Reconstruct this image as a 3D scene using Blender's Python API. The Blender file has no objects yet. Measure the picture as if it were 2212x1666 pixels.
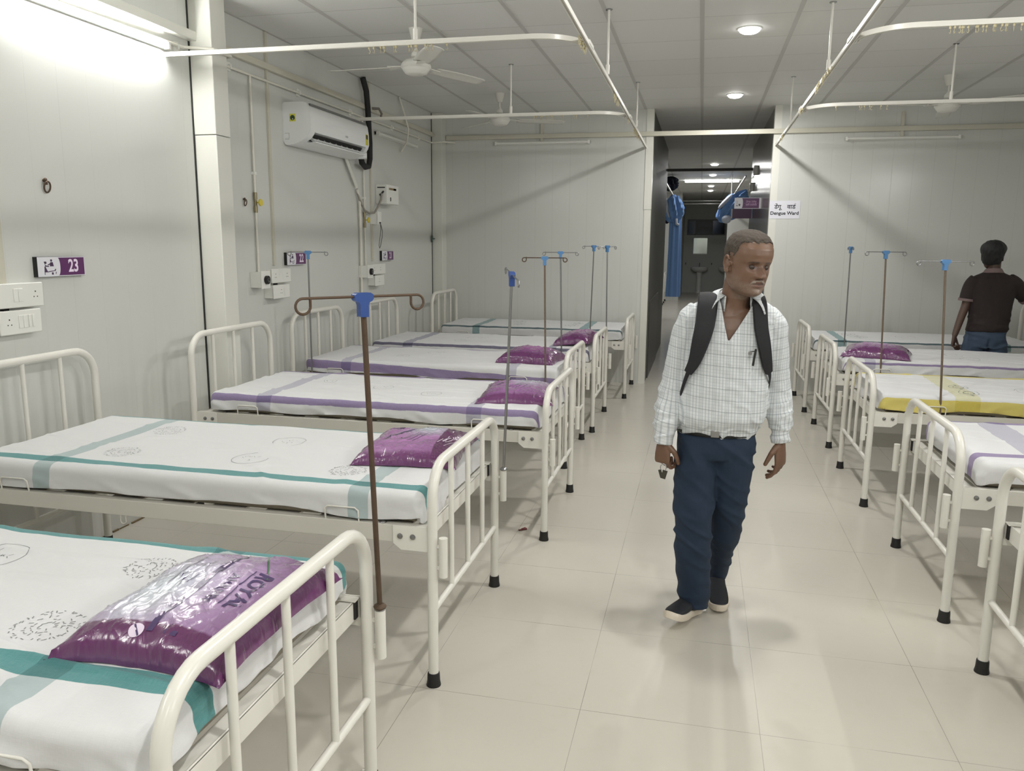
import bpy, math, random
from mathutils import Vector, Matrix, noise
PI = math.pi
rnd = random.Random(7)
SC = bpy.context.scene
COL = SC.collection

# ------------------------------------------------------------------ helpers
def srgb(r, g, b):
    f = lambda c: (c/255/12.92) if c/255 <= .04045 else ((c/255+.055)/1.055)**2.4
    return (f(r), f(g), f(b), 1)

class MB:
    """collects faces of ONE mesh"""
    def __init__(s):
        s.v = []; s.f = []; s.mi = []; s.sm = []; s.uv = None
    def add(s, verts, faces, smooth=False, mi=0):
        o = len(s.v); s.v += [tuple(p) for p in verts]
        for f in faces:
            s.f.append(tuple(i+o for i in f)); s.mi.append(mi); s.sm.append(smooth)
        return s
    def box(s, c, d, rot=None, mi=0):
        x, y, z = d[0]/2, d[1]/2, d[2]/2
        P = [Vector((a*x, b*y, e*z)) for a in (-1, 1) for b in (-1, 1) for e in (-1, 1)]
        if rot is not None: P = [rot @ p for p in P]
        c = Vector(c)
        P = [p+c for p in P]
        F = [(0, 1, 3, 2), (4, 6, 7, 5), (0, 4, 5, 1), (2, 3, 7, 6), (0, 2, 6, 4), (1, 5, 7, 3)]
        return s.add(P, F, False, mi)
    def bb(s, x0, x1, y0, y1, z0, z1, mi=0):
        return s.box(((x0+x1)/2, (y0+y1)/2, (z0+z1)/2), (x1-x0, y1-y0, z1-z0), mi=mi)
    def tube(s, pts, r, n=12, cap=True, closed=False, mi=0, sx=1.0):
        pts = [Vector(p) for p in pts]; m = len(pts)
        rs = r if isinstance(r, (list, tuple)) else [r]*m
        T = []
        for i in range(m):
            if closed: t = pts[(i+1) % m]-pts[i-1]
            else: t = pts[min(i+1, m-1)]-pts[max(i-1, 0)]
            T.append(t.normalized())
        up = Vector((0, 0, 1)) if abs(T[0].z) < .9 else Vector((1, 0, 0))
        a = T[0].cross(up).normalized(); V = []
        for i in range(m):
            a = (a - T[i]*a.dot(T[i])).normalized(); b = T[i].cross(a)
            for k in range(n):
                th = 2*PI*k/n
                V.append(pts[i]+(a*math.cos(th)*sx+b*math.sin(th))*rs[i])
        F = []
        for i in range(m if closed else m-1):
            j = (i+1) % m
            for k in range(n):
                l = (k+1) % n
                F.append((i*n+k, i*n+l, j*n+l, j*n+k))
        if cap and not closed:
            F.append(tuple(range(n-1, -1, -1))); F.append(tuple((m-1)*n+k for k in range(n)))
        s.add(V, F, True, mi)
        return s
    def lathe(s, prof, c=(0, 0, 0), n=24, axis='Z', mi=0, rot=None):
        c = Vector(c); V = []; F = []
        for r, h in prof:
            for k in range(n):
                th = 2*PI*k/n
                p = Vector((r*math.cos(th), r*math.sin(th), h))
                if axis == 'X': p = Vector((p.z, p.x, p.y))
                if axis == 'Y': p = Vector((p.x, p.z, p.y))
                if rot is not None: p = rot @ p
                V.append(p+c)
        for i in range(len(prof)-1):
            for k in range(n):
                l = (k+1) % n
                F.append((i*n+k, i*n+l, (i+1)*n+l, (i+1)*n+k))
        F.append(tuple(range(n-1, -1, -1))); F.append(tuple((len(prof)-1)*n+k for k in range(n)))
        s.add(V, F, True, mi); return s
    def ell(s, c, r, n=20, m=12, rot=None, mi=0):
        c = Vector(c); V = []; F = []
        for i in range(m+1):
            ph = PI*i/m
            for k in range(n):
                th = 2*PI*k/n
                p = Vector((r[0]*math.sin(ph)*math.cos(th), r[1]*math.sin(ph)*math.sin(th), r[2]*math.cos(ph)))
                if rot is not None: p = rot @ p
                V.append(p+c)
        for i in range(m):
            for k in range(n):
                l = (k+1) % n; F.append((i*n+k, (i+1)*n+k, (i+1)*n+l, i*n+l))
        s.add(V, F, True, mi); return s
    def prism(s, poly, z0, z1, M=None, mi=0, smooth=False):
        """poly in local xy, extruded z0..z1, transformed by matrix M"""
        n = len(poly)
        V = [Vector((p[0], p[1], z)) for z in (z0, z1) for p in poly]
        if M is not None: V = [M @ v for v in V]
        F = [tuple(range(n-1, -1, -1)), tuple(range(n, 2*n))]
        s.add(V, F, False, mi)
        F = [(k, (k+1) % n, n+(k+1) % n, n+k) for k in range(n)]
        s.add(V, F, smooth, mi); return s
    def build(s, name, mat, parent=None, bevel=0, loc=None, seg=2):
        me = bpy.data.meshes.new(name)
        me.from_pydata(s.v, [], s.f)
        mats = mat if isinstance(mat, (list, tuple)) else [mat]
        for m in mats: me.materials.append(m)
        me.polygons.foreach_set('material_index', s.mi)
        me.polygons.foreach_set('use_smooth', s.sm)
        if s.uv:
            u = me.uv_layers.new(name='UVMap')
            for l in me.loops: u.data[l.index].uv = s.uv[l.vertex_index]
        me.update(); me.set_sharp_from_angle(angle=math.radians(48))
        o = bpy.data.objects.new(name, me); COL.objects.link(o)
        if parent is not None: o.parent = parent
        if loc is not None: o.location = loc
        if bevel:
            b = o.modifiers.new('bevel', 'BEVEL'); b.width = bevel; b.segments = seg; b.limit_method = 'ANGLE'; b.angle_limit = math.radians(50)
            b.harden_normals = False
        return o

def tag(o, label, cat, group=None, kind=None):
    o['label'] = label; o['category'] = cat
    if group: o['group'] = group
    if kind: o['kind'] = kind
    return o
def struct(o):
    o['kind'] = 'structure'; return o
def empty(name, loc=(0, 0, 0), rz=0, label=None, cat=None, group=None):
    o = bpy.data.objects.new(name, None); COL.objects.link(o)
    o.location = loc; o.rotation_euler = (0, 0, rz); o.empty_display_size = .1
    if label: tag(o, label, cat, group)
    return o
def copy_tree(o, parent=None):
    c = o.copy(); COL.objects.link(c)
    if parent is not None: c.parent = parent
    for ch in o.children: copy_tree(ch, c)
    return c
def arc(c, r, a0, a1, n, ax=Vector((1, 0, 0)), ay=Vector((0, 0, 1))):
    c = Vector(c)
    return [c+ax*r*math.cos(a0+(a1-a0)*i/n)+ay*r*math.sin(a0+(a1-a0)*i/n) for i in range(n+1)]
def sstep(a, b, x):
    t = max(0, min(1, (x-a)/(b-a))); return t*t*(3-2*t)

def text_polys(txt, size, bold=0.0, space=1.0, shear=0):
    cu = bpy.data.curves.new('t', 'FONT'); cu.body = txt; cu.size = size
    cu.align_x = 'CENTER'; cu.align_y = 'CENTER'; cu.offset = bold; cu.space_character = space; cu.resolution_u = 3
    cu.shear = shear
    o = bpy.data.objects.new('t', cu); COL.objects.link(o)
    bpy.context.view_layer.update()
    me = o.to_mesh()
    V = [v.co.copy() for v in me.vertices]; F = [tuple(p.vertices) for p in me.polygons]
    o.to_mesh_clear(); bpy.data.objects.remove(o); bpy.data.curves.remove(cu)
    return V, F
def text_on(mb, txt, size, M, mi=0, bold=0.0, thick=0, sx=1.0, space=1.0):
    V, F = text_polys(txt, size, bold, space)
    mb.add([M @ Vector((v.x*sx, v.y, v.z)) for v in V], F, False, mi)
def frame(o, x, y):
    """matrix: local x->x dir, y->y dir, z->normal, at origin o"""
    x = Vector(x).normalized(); y = Vector(y).normalized(); z = x.cross(y)
    M = Matrix((x, y, z)).transposed().to_4x4(); M.translation = Vector(o); return M

# ------------------------------------------------------------------ materials
def newmat(name):
    m = bpy.data.materials.new(name); m.use_nodes = True
    nt = m.node_tree; b = nt.nodes['Principled BSDF']; return m, nt, b
def mat(name, col, rough=.5, metal=0, spec=None, bump=0, bscale=80, coat=0, var=0, vscale=6, trans=0, sub=0, sheen=0):
    m, nt, b = newmat(name)
    b.inputs['Base Color'].default_value = col
    b.inputs['Roughness'].default_value = rough; b.inputs['Metallic'].default_value = metal
    if spec is not None: b.inputs['Specular IOR Level'].default_value = spec
    if coat: b.inputs['Coat Weight'].default_value = coat; b.inputs['Coat Roughness'].default_value = .08
    if trans: b.inputs['Transmission Weight'].default_value = trans
    if sub: b.inputs['Subsurface Weight'].default_value = sub; b.inputs['Subsurface Scale'].default_value = .01
    if sheen: b.inputs['Sheen Weight'].default_value = sheen
    tc = nt.nodes.new('ShaderNodeTexCoord')
    if bump:
        n = nt.nodes.new('ShaderNodeTexNoise'); n.inputs['Scale'].default_value = bscale; n.inputs['Detail'].default_value = 3
        nt.links.new(tc.outputs['Object'], n.inputs['Vector'])
        bp = nt.nodes.new('ShaderNodeBump'); bp.inputs['Strength'].default_value = bump; bp.inputs['Distance'].default_value = .002
        nt.links.new(n.outputs['Fac'], bp.inputs['Height']); nt.links.new(bp.outputs['Normal'], b.inputs['Normal'])
    if var:
        n = nt.nodes.new('ShaderNodeTexNoise'); n.inputs['Scale'].default_value = vscale; n.inputs['Detail'].default_value = 4
        nt.links.new(tc.outputs['Object'], n.inputs['Vector'])
        mx = nt.nodes.new('ShaderNodeMix'); mx.data_type = 'RGBA'
        mx.inputs['A'].default_value = col
        mx.inputs['B'].default_value = (col[0]*(1-var), col[1]*(1-var), col[2]*(1-var*1.2), 1)
        nt.links.new(n.outputs['Fac'], mx.inputs['Factor']); nt.links.new(mx.outputs['Result'], b.inputs['Base Color'])
    return m
def emat(name, col, e):
    m, nt, b = newmat(name)
    b.inputs['Base Color'].default_value = (.8, .8, .8, 1)
    b.inputs['Emission Color'].default_value = col; b.inputs['Emission Strength'].default_value = e
    return m
class NT:
    def __init__(s, nt): s.nt = nt
    def n(s, t, **k):
        x = s.nt.nodes.new(t)
        for a, b in k.items(): setattr(x, a, b)
        return x
    def m(s, op, a, b=None, c=None, clamp=False):
        x = s.nt.nodes.new('ShaderNodeMath'); x.operation = op; x.use_clamp = clamp
        for i, q in enumerate((a, b, c)):
            if q is None: continue
            if isinstance(q, (int, float)): x.inputs[i].default_value = q
            else: s.nt.links.new(q, x.inputs[i])
        return x.outputs[0]
    def l(s, a, b): s.nt.links.new(a, b)
    def mix(s, f, a, b, mode='MIX'):
        x = s.nt.nodes.new('ShaderNodeMix'); x.data_type = 'RGBA'; x.blend_type = mode
        for nm, q in (('Factor', f), ('A', a), ('B', b)):
            if isinstance(q, (int, float)): x.inputs[nm].default_value = q
            elif isinstance(q, tuple): x.inputs[nm].default_value = q
            else: s.nt.links.new(q, x.inputs[nm])
        return x.outputs['Result']
    def band(s, v, a, b, soft=.0015):
        """1 inside a..b"""
        up = s.m('MULTIPLY', s.m('SUBTRACT', v, a), 1/soft, clamp=True)
        dn = s.m('MULTIPLY', s.m('SUBTRACT', b, v), 1/soft, clamp=True)
        return s.m('MULTIPLY', up, dn)

M_PAINT = mat('cream_enamel', srgb(224, 222, 214), .28, spec=.5, var=.04, vscale=9)
M_PAINT2 = mat('grey_cream_enamel', srgb(206, 203, 194), .35, spec=.5, var=.05, vscale=5)
M_BLACK = mat('black_rubber', srgb(24, 24, 25), .55)
M_STEEL = mat('stainless_steel', srgb(150, 150, 150), .3, metal=.9)
M_RUST = mat('rusty_brown_steel', srgb(98, 80, 66), .6, metal=.45, bump=.5, bscale=260, var=.35, vscale=25)
M_RUSTL = mat('worn_brown_steel', srgb(132, 116, 102), .5, metal=.5, var=.3, vscale=30)
M_BLUEP = mat('blue_plastic', srgb(42, 72, 136), .4)
M_BLUEP2 = mat('light_blue_plastic', srgb(84, 132, 182), .4)
M_WPLAST = mat('white_plastic', srgb(232, 232, 226), .35)
M_ACP = mat('air_conditioner_plastic', srgb(236, 238, 238), .3)
M_CONDUIT = mat('ivory_conduit', srgb(206, 203, 188), .45, var=.08, vscale=3)
M_PIPEW = mat('off_white_pipe', srgb(222, 220, 208), .4)
M_DARK = mat('dark_recess', srgb(38, 38, 38), .7)
M_TRACK = mat('white_powder_coated_track', srgb(228, 226, 218), .3)
M_TRACKD = mat('track_slot_shadow_grey', srgb(90, 88, 82), .6)
M_RUNNER = mat('yellowed_curtain_runner', srgb(196, 186, 150), .5)
M_FAN = mat('white_fan_enamel', srgb(222, 221, 214), .3)

def m_panel(name, col, axis, pitch=.2, rough=.22, line=.10):
    """insulated metal panel with fine vertical ribs along axis 0=x or 1=y"""
    m, nt, b = newmat(name); N = NT(nt)
    tc = N.n('ShaderNodeTexCoord'); sp = N.n('ShaderNodeSeparateXYZ'); N.l(tc.outputs['Object'], sp.inputs[0])
    c = sp.outputs[axis]
    fr = N.m('FRACT', N.m('DIVIDE', c, pitch)); ln = N.band(fr, .487, .513, .008)
    fr2 = N.m('FRACT', N.m('DIVIDE', c, pitch*5)); seam = N.band(fr2, .4965, .5035, .001)
    ns = N.n('ShaderNodeTexNoise'); ns.inputs['Scale'].default_value = 1.3; ns.inputs['Detail'].default_value = 5; N.l(tc.outputs['Object'], ns.inputs['Vector'])
    # dried drips and dust marks
    mp = N.n('ShaderNodeMapping'); mp.inputs['Scale'].default_value = (14, 14, .9); N.l(tc.outputs['Object'], mp.inputs['Vector'])
    dr = N.n('ShaderNodeTexNoise'); dr.inputs['Scale'].default_value = 1; dr.inputs['Detail'].default_value = 6; N.l(mp.outputs[0], dr.inputs['Vector'])
    low = N.m('MULTIPLY', N.m('SUBTRACT', 1.25, sp.outputs[2]), .9, clamp=True)
    dirt = N.m('MULTIPLY', N.m('MULTIPLY', N.m('SUBTRACT', dr.outputs['Fac'], .5), 3, clamp=True), N.m('MULTIPLY', low, .35))
    c0 = N.mix(N.m('MULTIPLY', ns.outputs['Fac'], .35), col, (col[0]*.93, col[1]*.93, col[2]*.9, 1))
    c1 = N.mix(dirt, c0, srgb(150, 146, 130))
    c2 = N.mix(N.m('MULTIPLY', ln, line), c1, (col[0]*.55, col[1]*.55, col[2]*.55, 1))
    c3 = N.mix(N.m('MULTIPLY', seam, .04), c2, (col[0]*.4, col[1]*.4, col[2]*.4, 1))
    N.l(c3, b.inputs['Base Color']); b.inputs['Roughness'].default_value = rough
    bp = N.n('ShaderNodeBump'); bp.inputs['Strength'].default_value = .25; bp.inputs['Distance'].default_value = .002
    h = N.m('ADD', N.m('MULTIPLY', ln, -1), N.m('MULTIPLY', ns.outputs['Fac'], .8)); N.l(h, bp.inputs['Height']); N.l(bp.outputs[0], b.inputs['Normal'])
    return m
WALLC = srgb(210, 211, 207)
M_WALLX = m_panel('panel_wall_back', WALLC, 0, .2, .2, .2)
M_WALLY = m_panel('panel_wall_side', WALLC, 1, .2, .3, .05)
M_PILLAR = mat('painted_pillar_cladding', srgb(222, 222, 214), .3, var=.04, vscale=2)
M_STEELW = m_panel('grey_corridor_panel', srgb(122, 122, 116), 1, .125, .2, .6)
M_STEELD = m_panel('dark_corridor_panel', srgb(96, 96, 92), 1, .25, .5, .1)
M_DARKW = mat('dark_end_wall', srgb(196, 198, 194), .5)

def m_floor():
    m, nt, b = newmat('vitrified_floor_tile'); N = NT(nt)
    tc = N.n('ShaderNodeTexCoord'); sp = N.n('ShaderNodeSeparateXYZ'); N.l(tc.outputs['Object'], sp.inputs[0])
    def joint(c, off):
        fr = N.m('FRACT', N.m('DIVIDE', N.m('SUBTRACT', c, off-.3), .6)); return N.band(fr, .4982, .5018, .0008)
    jx = joint(sp.outputs[0], -.335); jy = joint(sp.outputs[1], 2.545)
    ns = N.n('ShaderNodeTexNoise'); ns.inputs['Scale'].default_value = .9; ns.inputs['Detail'].default_value = 4; N.l(tc.outputs['Object'], ns.inputs['Vector'])
    # joints are filled unevenly
    n2 = N.n('ShaderNodeTexNoise'); n2.inputs['Scale'].default_value = 2.6; N.l(tc.outputs['Object'], n2.inputs['Vector'])
    vis = N.m('MULTIPLY', N.m('SUBTRACT', n2.outputs['Fac'], .36), 4, clamp=True)
    j = N.m('MULTIPLY', N.m('MAXIMUM', jx, jy), N.m('ADD', N.m('MULTIPLY', vis, .6), .15))
    base = N.mix(ns.outputs['Fac'], srgb(200, 195, 184), srgb(191, 187, 176))
    dust = N.n('ShaderNodeTexNoise'); dust.inputs['Scale'].default_value = 14; dust.inputs['Detail'].default_value = 8; N.l(tc.outputs['Object'], dust.inputs['Vector'])
    base = N.mix(N.m('MULTIPLY', N.m('SUBTRACT', dust.outputs['Fac'], .55), .6, clamp=True), base, srgb(176, 168, 150))
    N.l(N.mix(j, base, srgb(70, 64, 54)), b.inputs['Base Color'])
    rg = N.m('ADD', N.m('MULTIPLY', dust.outputs['Fac'], .12), .16); N.l(rg, b.inputs['Roughness'])
    bp = N.n('ShaderNodeBump'); bp.inputs['Strength'].default_value = .12; bp.inputs['Distance'].default_value = .001
    N.l(N.m('MULTIPLY', j, -1), bp.inputs['Height']); N.l(bp.outputs[0], b.inputs['Normal'])
    return m
M_FLOOR = m_floor()
HC = 3.066; CP = .6048; XC = -.0672; YC = 5.731
def m_ceil():
    m, nt, b = newmat('gypsum_ceiling_tile'); N = NT(nt)
    tc = N.n('ShaderNodeTexCoord'); sp = N.n('ShaderNodeSeparateXYZ'); N.l(tc.outputs['Object'], sp.inputs[0])
    cx = N.m('FLOOR', N.m('DIVIDE', N.m('SUBTRACT', sp.outputs[0], XC), CP)); cy = N.m('FLOOR', N.m('DIVIDE', N.m('SUBTRACT', sp.outputs[1], YC), CP))
    wn = N.n('ShaderNodeTexWhiteNoise'); wn.noise_dimensions = '2D'
    cb = N.n('ShaderNodeCombineXYZ'); N.l(cx, cb.inputs[0]); N.l(cy, cb.inputs[1]); N.l(cb.outputs[0], wn.inputs['Vector'])
    base = N.mix(wn.outputs['Value'], srgb(228, 229, 227), srgb(223, 223, 220))
    fr = N.m('FRACT', N.m('DIVIDE', N.m('SUBTRACT', sp.outputs[1], YC-CP/2), CP)); l1 = N.band(fr, .4955, .5045, .002)
    N.l(N.mix(N.m('MULTIPLY', l1, .6), base, srgb(80, 80, 78)), b.inputs['Base Color']); b.inputs['Roughness'].default_value = .6
    return m
M_CEIL = m_ceil()
M_TBAR = mat('ceiling_grid_bar', srgb(196, 195, 192), .5)

# ------------------------------------------------------------------ room shell
XL, XR, YB, YF = -3.10, 3.30, 9.33, -3.2      # left wall, right wall, back wall, wall behind the camera
CXL, CXR = -.58, .70                          # corridor opening
Y1, Y2, Y3 = 13.3, 24.0, 28.3                 # corridor end, second ward end, wash area wall
s = struct(MB().bb(-4.2, 4.2, YF-.1, Y3+.1, -.08, 0).build('floor', M_FLOOR))
s = struct(MB().bb(-4.2, 4.2, YF-.1, Y3+.1, HC, HC+.08).build('ceiling', M_CEIL))
struct(MB().bb(XL-.08, XL, YF-.1, YB+.08, 0, HC).build('wall_left', M_WALLY))
struct(MB().bb(XR, XR+.08, YF-.1, YB+.08, 0, HC).build('wall_right', M_WALLY))
struct(MB().bb(XL-.08, XR+.08, YF-.08, YF, 0, HC).build('wall_front', M_WALLX))
struct(MB().bb(XL, CXL, YB, YB+.06, 0, HC).build('wall_back_left', M_WALLX))
struct(MB().bb(CXR, XR, YB, YB+.06, 0, HC).build('wall_back_right', M_WALLX))
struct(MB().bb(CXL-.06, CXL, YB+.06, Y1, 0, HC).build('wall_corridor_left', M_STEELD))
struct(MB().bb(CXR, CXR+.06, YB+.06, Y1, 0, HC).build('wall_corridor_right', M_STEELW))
struct(MB().bb(CXL, CXR, Y1-.04, Y1, 2.735, 2.775).build('trim_1', mat('dark_header', srgb(70, 70, 68), .5)))
# second ward behind the corridor
struct(MB().bb(-4.0, CXL-.06, Y1-.06, Y1, 0, HC).build('wall_ward_near_left', M_WALLX))
struct(MB().bb(CXR+.06, 4.0, Y1-.06, Y1, 0, HC).build('wall_ward_near_right', M_WALLX))
struct(MB().bb(-4.1, -4.0, Y1, Y3, 0, HC).build('wall_ward_left', M_WALLY))
struct(MB().bb(4.0, 4.1, Y1, Y3, 0, HC).build('wall_ward_right', M_WALLY))
struct(MB().bb(-4.0, -.60, Y2, Y2+.06, 0, HC).build('wall_ward_far_left', M_WALLX))
struct(MB().bb(.68, 4.0, Y2, Y2+.06, 0, HC).build('wall_ward_far_right', M_WALLX))
struct(MB().bb(-.66, -.60, Y2+.06, Y3, 0, HC).build('wall_wash_left', M_DARKW))
struct(MB().bb(1.40, 1.46, Y2+.06, Y3, 0, HC).build('wall_wash_right', M_DARKW))
struct(MB().bb(-1.6, 2.0, Y3, Y3+.08, 0, HC).build('wall_wash_end', M_DARKW))
# ceiling grid: only the bars running down the room stand proud
g = MB()
for i in range(-6, 7):
    x = XC+CP*i
    if XL < x < XR: g.bb(x-.014, x+.014, YF, Y3, HC-.004, HC+.001)
struct(g.build('trim_2', M_TBAR))
# pillar in the left wall with the dark gap beside it
struct(MB().bb(XL, -2.95, 4.60, 4.755, 0, 2.24).bb(XL, -2.948, 4.597, 4.757, 2.243, HC).build('trim_3', M_PILLAR, bevel=.004))
struct(MB().bb(XL-.001, XL+.003, 4.583, 4.598, 0, HC).build('trim_4', M_DARK))
struct(MB().bb(XL-.03, -2.975, 9.17, YB, 0, HC).build('trim_5', M_PILLAR, bevel=.004))
struct(MB().bb(XL-.001, XL+.003, 9.150, 9.168, 0, HC).build('trim_6', M_DARK))
# flashings at the corridor mouth
struct(MB().bb(CXL-.07, CXL+.004, YB-.004, YB+.1, 0, 1.98).bb(CXL-.075, CXL+.005, YB-.006, YB+.1, 1.985, HC).build('trim_7', M_PILLAR))
struct(MB().bb(CXR-.004, CXR+.07, YB-.0008, YB+.1, 0, HC).build('trim_8', M_PILLAR))
# grime line where the left wall meets the floor
b_ = MB()
rg = random.Random(3)
y = 1.0
while y < 4.5:
    L = rg.uniform(.02, .12); w = rg.uniform(.004, .014)
    b_.bb(XL, XL+w, y, y+L, 0, rg.uniform(.003, .01)); y += L*rg.uniform(1, 1.5)
struct(b_.build('baseboard_left', mat('grimy_sealant', srgb(120, 104, 78), .9)))
EXPOSURE = -0.2
TUBE_E = 165
# ------------------------------------------------------------------ hospital beds
LB = 2.115; HW = .4475
def u_frame(x, top, r=.019, R=.13):
    p = [(x, -HW, .03), (x, -HW, .3), (x, -HW, top-R-.02)]
    p += arc((x, -HW+R, top-R), R, PI, PI/2, 8, Vector((0, 1, 0)), Vector((0, 0, 1)))
    p += arc((x, HW-R, top-R), R, PI/2, 0, 8, Vector((0, 1, 0)), Vector((0, 0, 1)))
    p += [(x, HW, top-R-.02), (x, HW, .3), (x, HW, .03)]
    return p
def make_bed():
    t = empty('hospital_bed')
    MB().tube(u_frame(0, .822), .0185, 16).build('footboard_frame', M_PAINT, t)
    MB().tube(u_frame(-LB, 1.05), .0185, 16).build('headboard_frame', M_PAINT, t)
    for x, zt in ((0, .815), (-LB, 1.045)):
        for y in (-.224, 0, .224):
            MB().tube([(x, y, .29), (x, y, zt)], .0108, 12).build('upright_bar', M_PAINT, t)
        MB().tube([(x, -HW, .29), (x, HW, .29)], .0125, 12).build('lower_rail', M_PAINT, t)
        for sgn in (-1, 1):
            MB().lathe([(.0265, 0), (.0265, .004), (.0235, .02), (.0225, .045), (.0215, .05), (.0185, .051)], (x, sgn*HW, 0), 20).build('rubber_foot', M_BLACK, t)
    for sgn in (-1, 1):
        y = sgn*HW
        # angle-iron side rail: upright web and inward flange
        MB().bb(-LB+.02, -.02, min(y, y-sgn*.004), max(y, y-sgn*.004), .538, .600).bb(-LB+.02, -.02, min(y, y-sgn*.035), max(y, y-sgn*.035), .597, .601).build('side_rail', M_PAINT2, t, bevel=.0015)
        for x0, d in ((-.012, -1), (-LB+.012, 1)):
            poly = [(x0, .602), (x0, .512), (x0+d*.105, .512), (x0+d*.135, .535), (x0+d*.135, .602)]
            yy = y+sgn*.0022
            M = Matrix(((1, 0, 0, 0), (0, 0, 1, yy), (0, 1, 0, 0), (0, 0, 0, 1)))
            pp = MB().prism(poly, -.002, .002, M).build('gusset_plate', M_PAINT, t)
            for bx_ in (.06, .108):
                MB().lathe([(.0105, 0), (.0105, .002), (.008, .0025), (.008, .007), (.004, .0085)], (x0+d*bx_, yy+sgn*.002, .563), 10, 'Y', rot=None if sgn > 0 else Matrix.Rotation(PI, 3, 'Z')).build('bolt', M_STEEL, pp)
            # wire retaining loop standing on the rail
            a, b = x0+d*.27, x0+d*.40
            MB().tube([(a, y-sgn*.008, .598), (a, y-sgn*.002, .642), (a+d*.012, y, .652), (b-d*.012, y, .652), (b, y-sgn*.002, .642), (b, y-sgn*.008, .598)], .0033, 8).build('retaining_loop', M_PAINT, t)
            # rim of the drip stand hole in the flange
            MB().tube([Vector((x0+d*.18+.012*math.cos(k*PI/8), y-sgn*.017+.012*math.sin(k*PI/8), .603)) for k in range(16)], .0022, 6, closed=True).build('stand_hole_rim', M_STEEL, t)
        MB().lathe([(.0125, 0), (.0155, 0), (.0155, .145), (.0125, .145)], (.040, y, .423), 16).bb(.012, .03, y-.004, y+.004, .45, .46).bb(.012, .03, y-.004, y+.004, .53, .54).build('drip_stand_socket', M_PAINT, t)
    for x0 in (-.03, -LB+.03):
        d = -1 if x0 > -1 else 1
        MB().bb(min(x0, x0+d*.004), max(x0, x0+d*.004), -.425, .425, .535, .597).bb(min(x0, x0+d*.04), max(x0, x0+d*.04), -.425, .425, .590, .595).build('end_rail', M_PAINT, t, bevel=.0015)
        for sgn in (-1, 1):
            MB().bb(min(x0-d*.006, x0+d*.028), max(x0-d*.006, x0+d*.028), min(sgn*.422, sgn*.4435), max(sgn*.422, sgn*.4435), .540, .598).build('end_cap', M_BLACK, t, bevel=.003)
    for k in range(9):
        x = -.16-k*.224
        MB().bb(x-.07, x+.07, -.43, .43, .5905, .5965).build('deck_slat', M_PAINT2, t)
    # chart hook under the near rail
    MB().tube([(-1.28, -HW+.004, .542)]+arc((-1.27, -HW+.004, .515), .012, PI, 2*PI, 8)+[(-1.258, -HW+.004, .542)], .003, 8).build('wire_hook', M_PAINT2, t)
    return t
bed0 = make_bed()
# (foot x, centre y, side, label)
BEDS = [
 ('L1', -.880, 1.5475, 'white metal bed nearest the camera at bottom left, drip stand in its far footboard socket'),
 ('L2', -.880, 3.0225, 'white metal bed second from the camera in the left row, under the number 23 plate'),
 ('L3', -.765, 4.5600, 'white metal bed third from the camera in the left row, beside the wall pillar'),
 ('L4', -.895, 6.0000, 'white metal bed fourth in the left row, below the air conditioner and number 22 plate'),
 ('L5', -.845, 7.1750, 'white metal bed fifth in the left row, below the number 21 plate'),
 ('L6', -.720, 8.8000, 'white metal bed standing against the back wall, left of the corridor'),
 ('R1', 1.117, 2.7150, 'white metal bed at the right photo edge, only its footboard corner in view'),
 ('R2', 1.097, 4.0360, 'white metal bed second from the camera in the right row, purple striped sheet on it'),
 ('R3', 1.060, 5.6250, 'white metal bed in the right row carrying the yellow striped sheet'),
 ('R4', 1.070, 7.1350, 'white metal bed in the right row with a purple packet at its foot end'),
 ('R5', 1.050, 8.5700, 'white metal bed against the back wall, right of the corridor'),
]
BM = {}
for i, (k, fx, cy, lab) in enumerate(BEDS):
    o = bed0 if i == 0 else copy_tree(bed0)
    o.location = (fx, cy, 0); o.rotation_euler = (0, 0, 0 if k[0] == 'L' else PI)
    tag(o, lab, 'bed', 'white tubular hospital beds')
    BM[k] = (fx, cy, k[0] == 'L')

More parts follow.
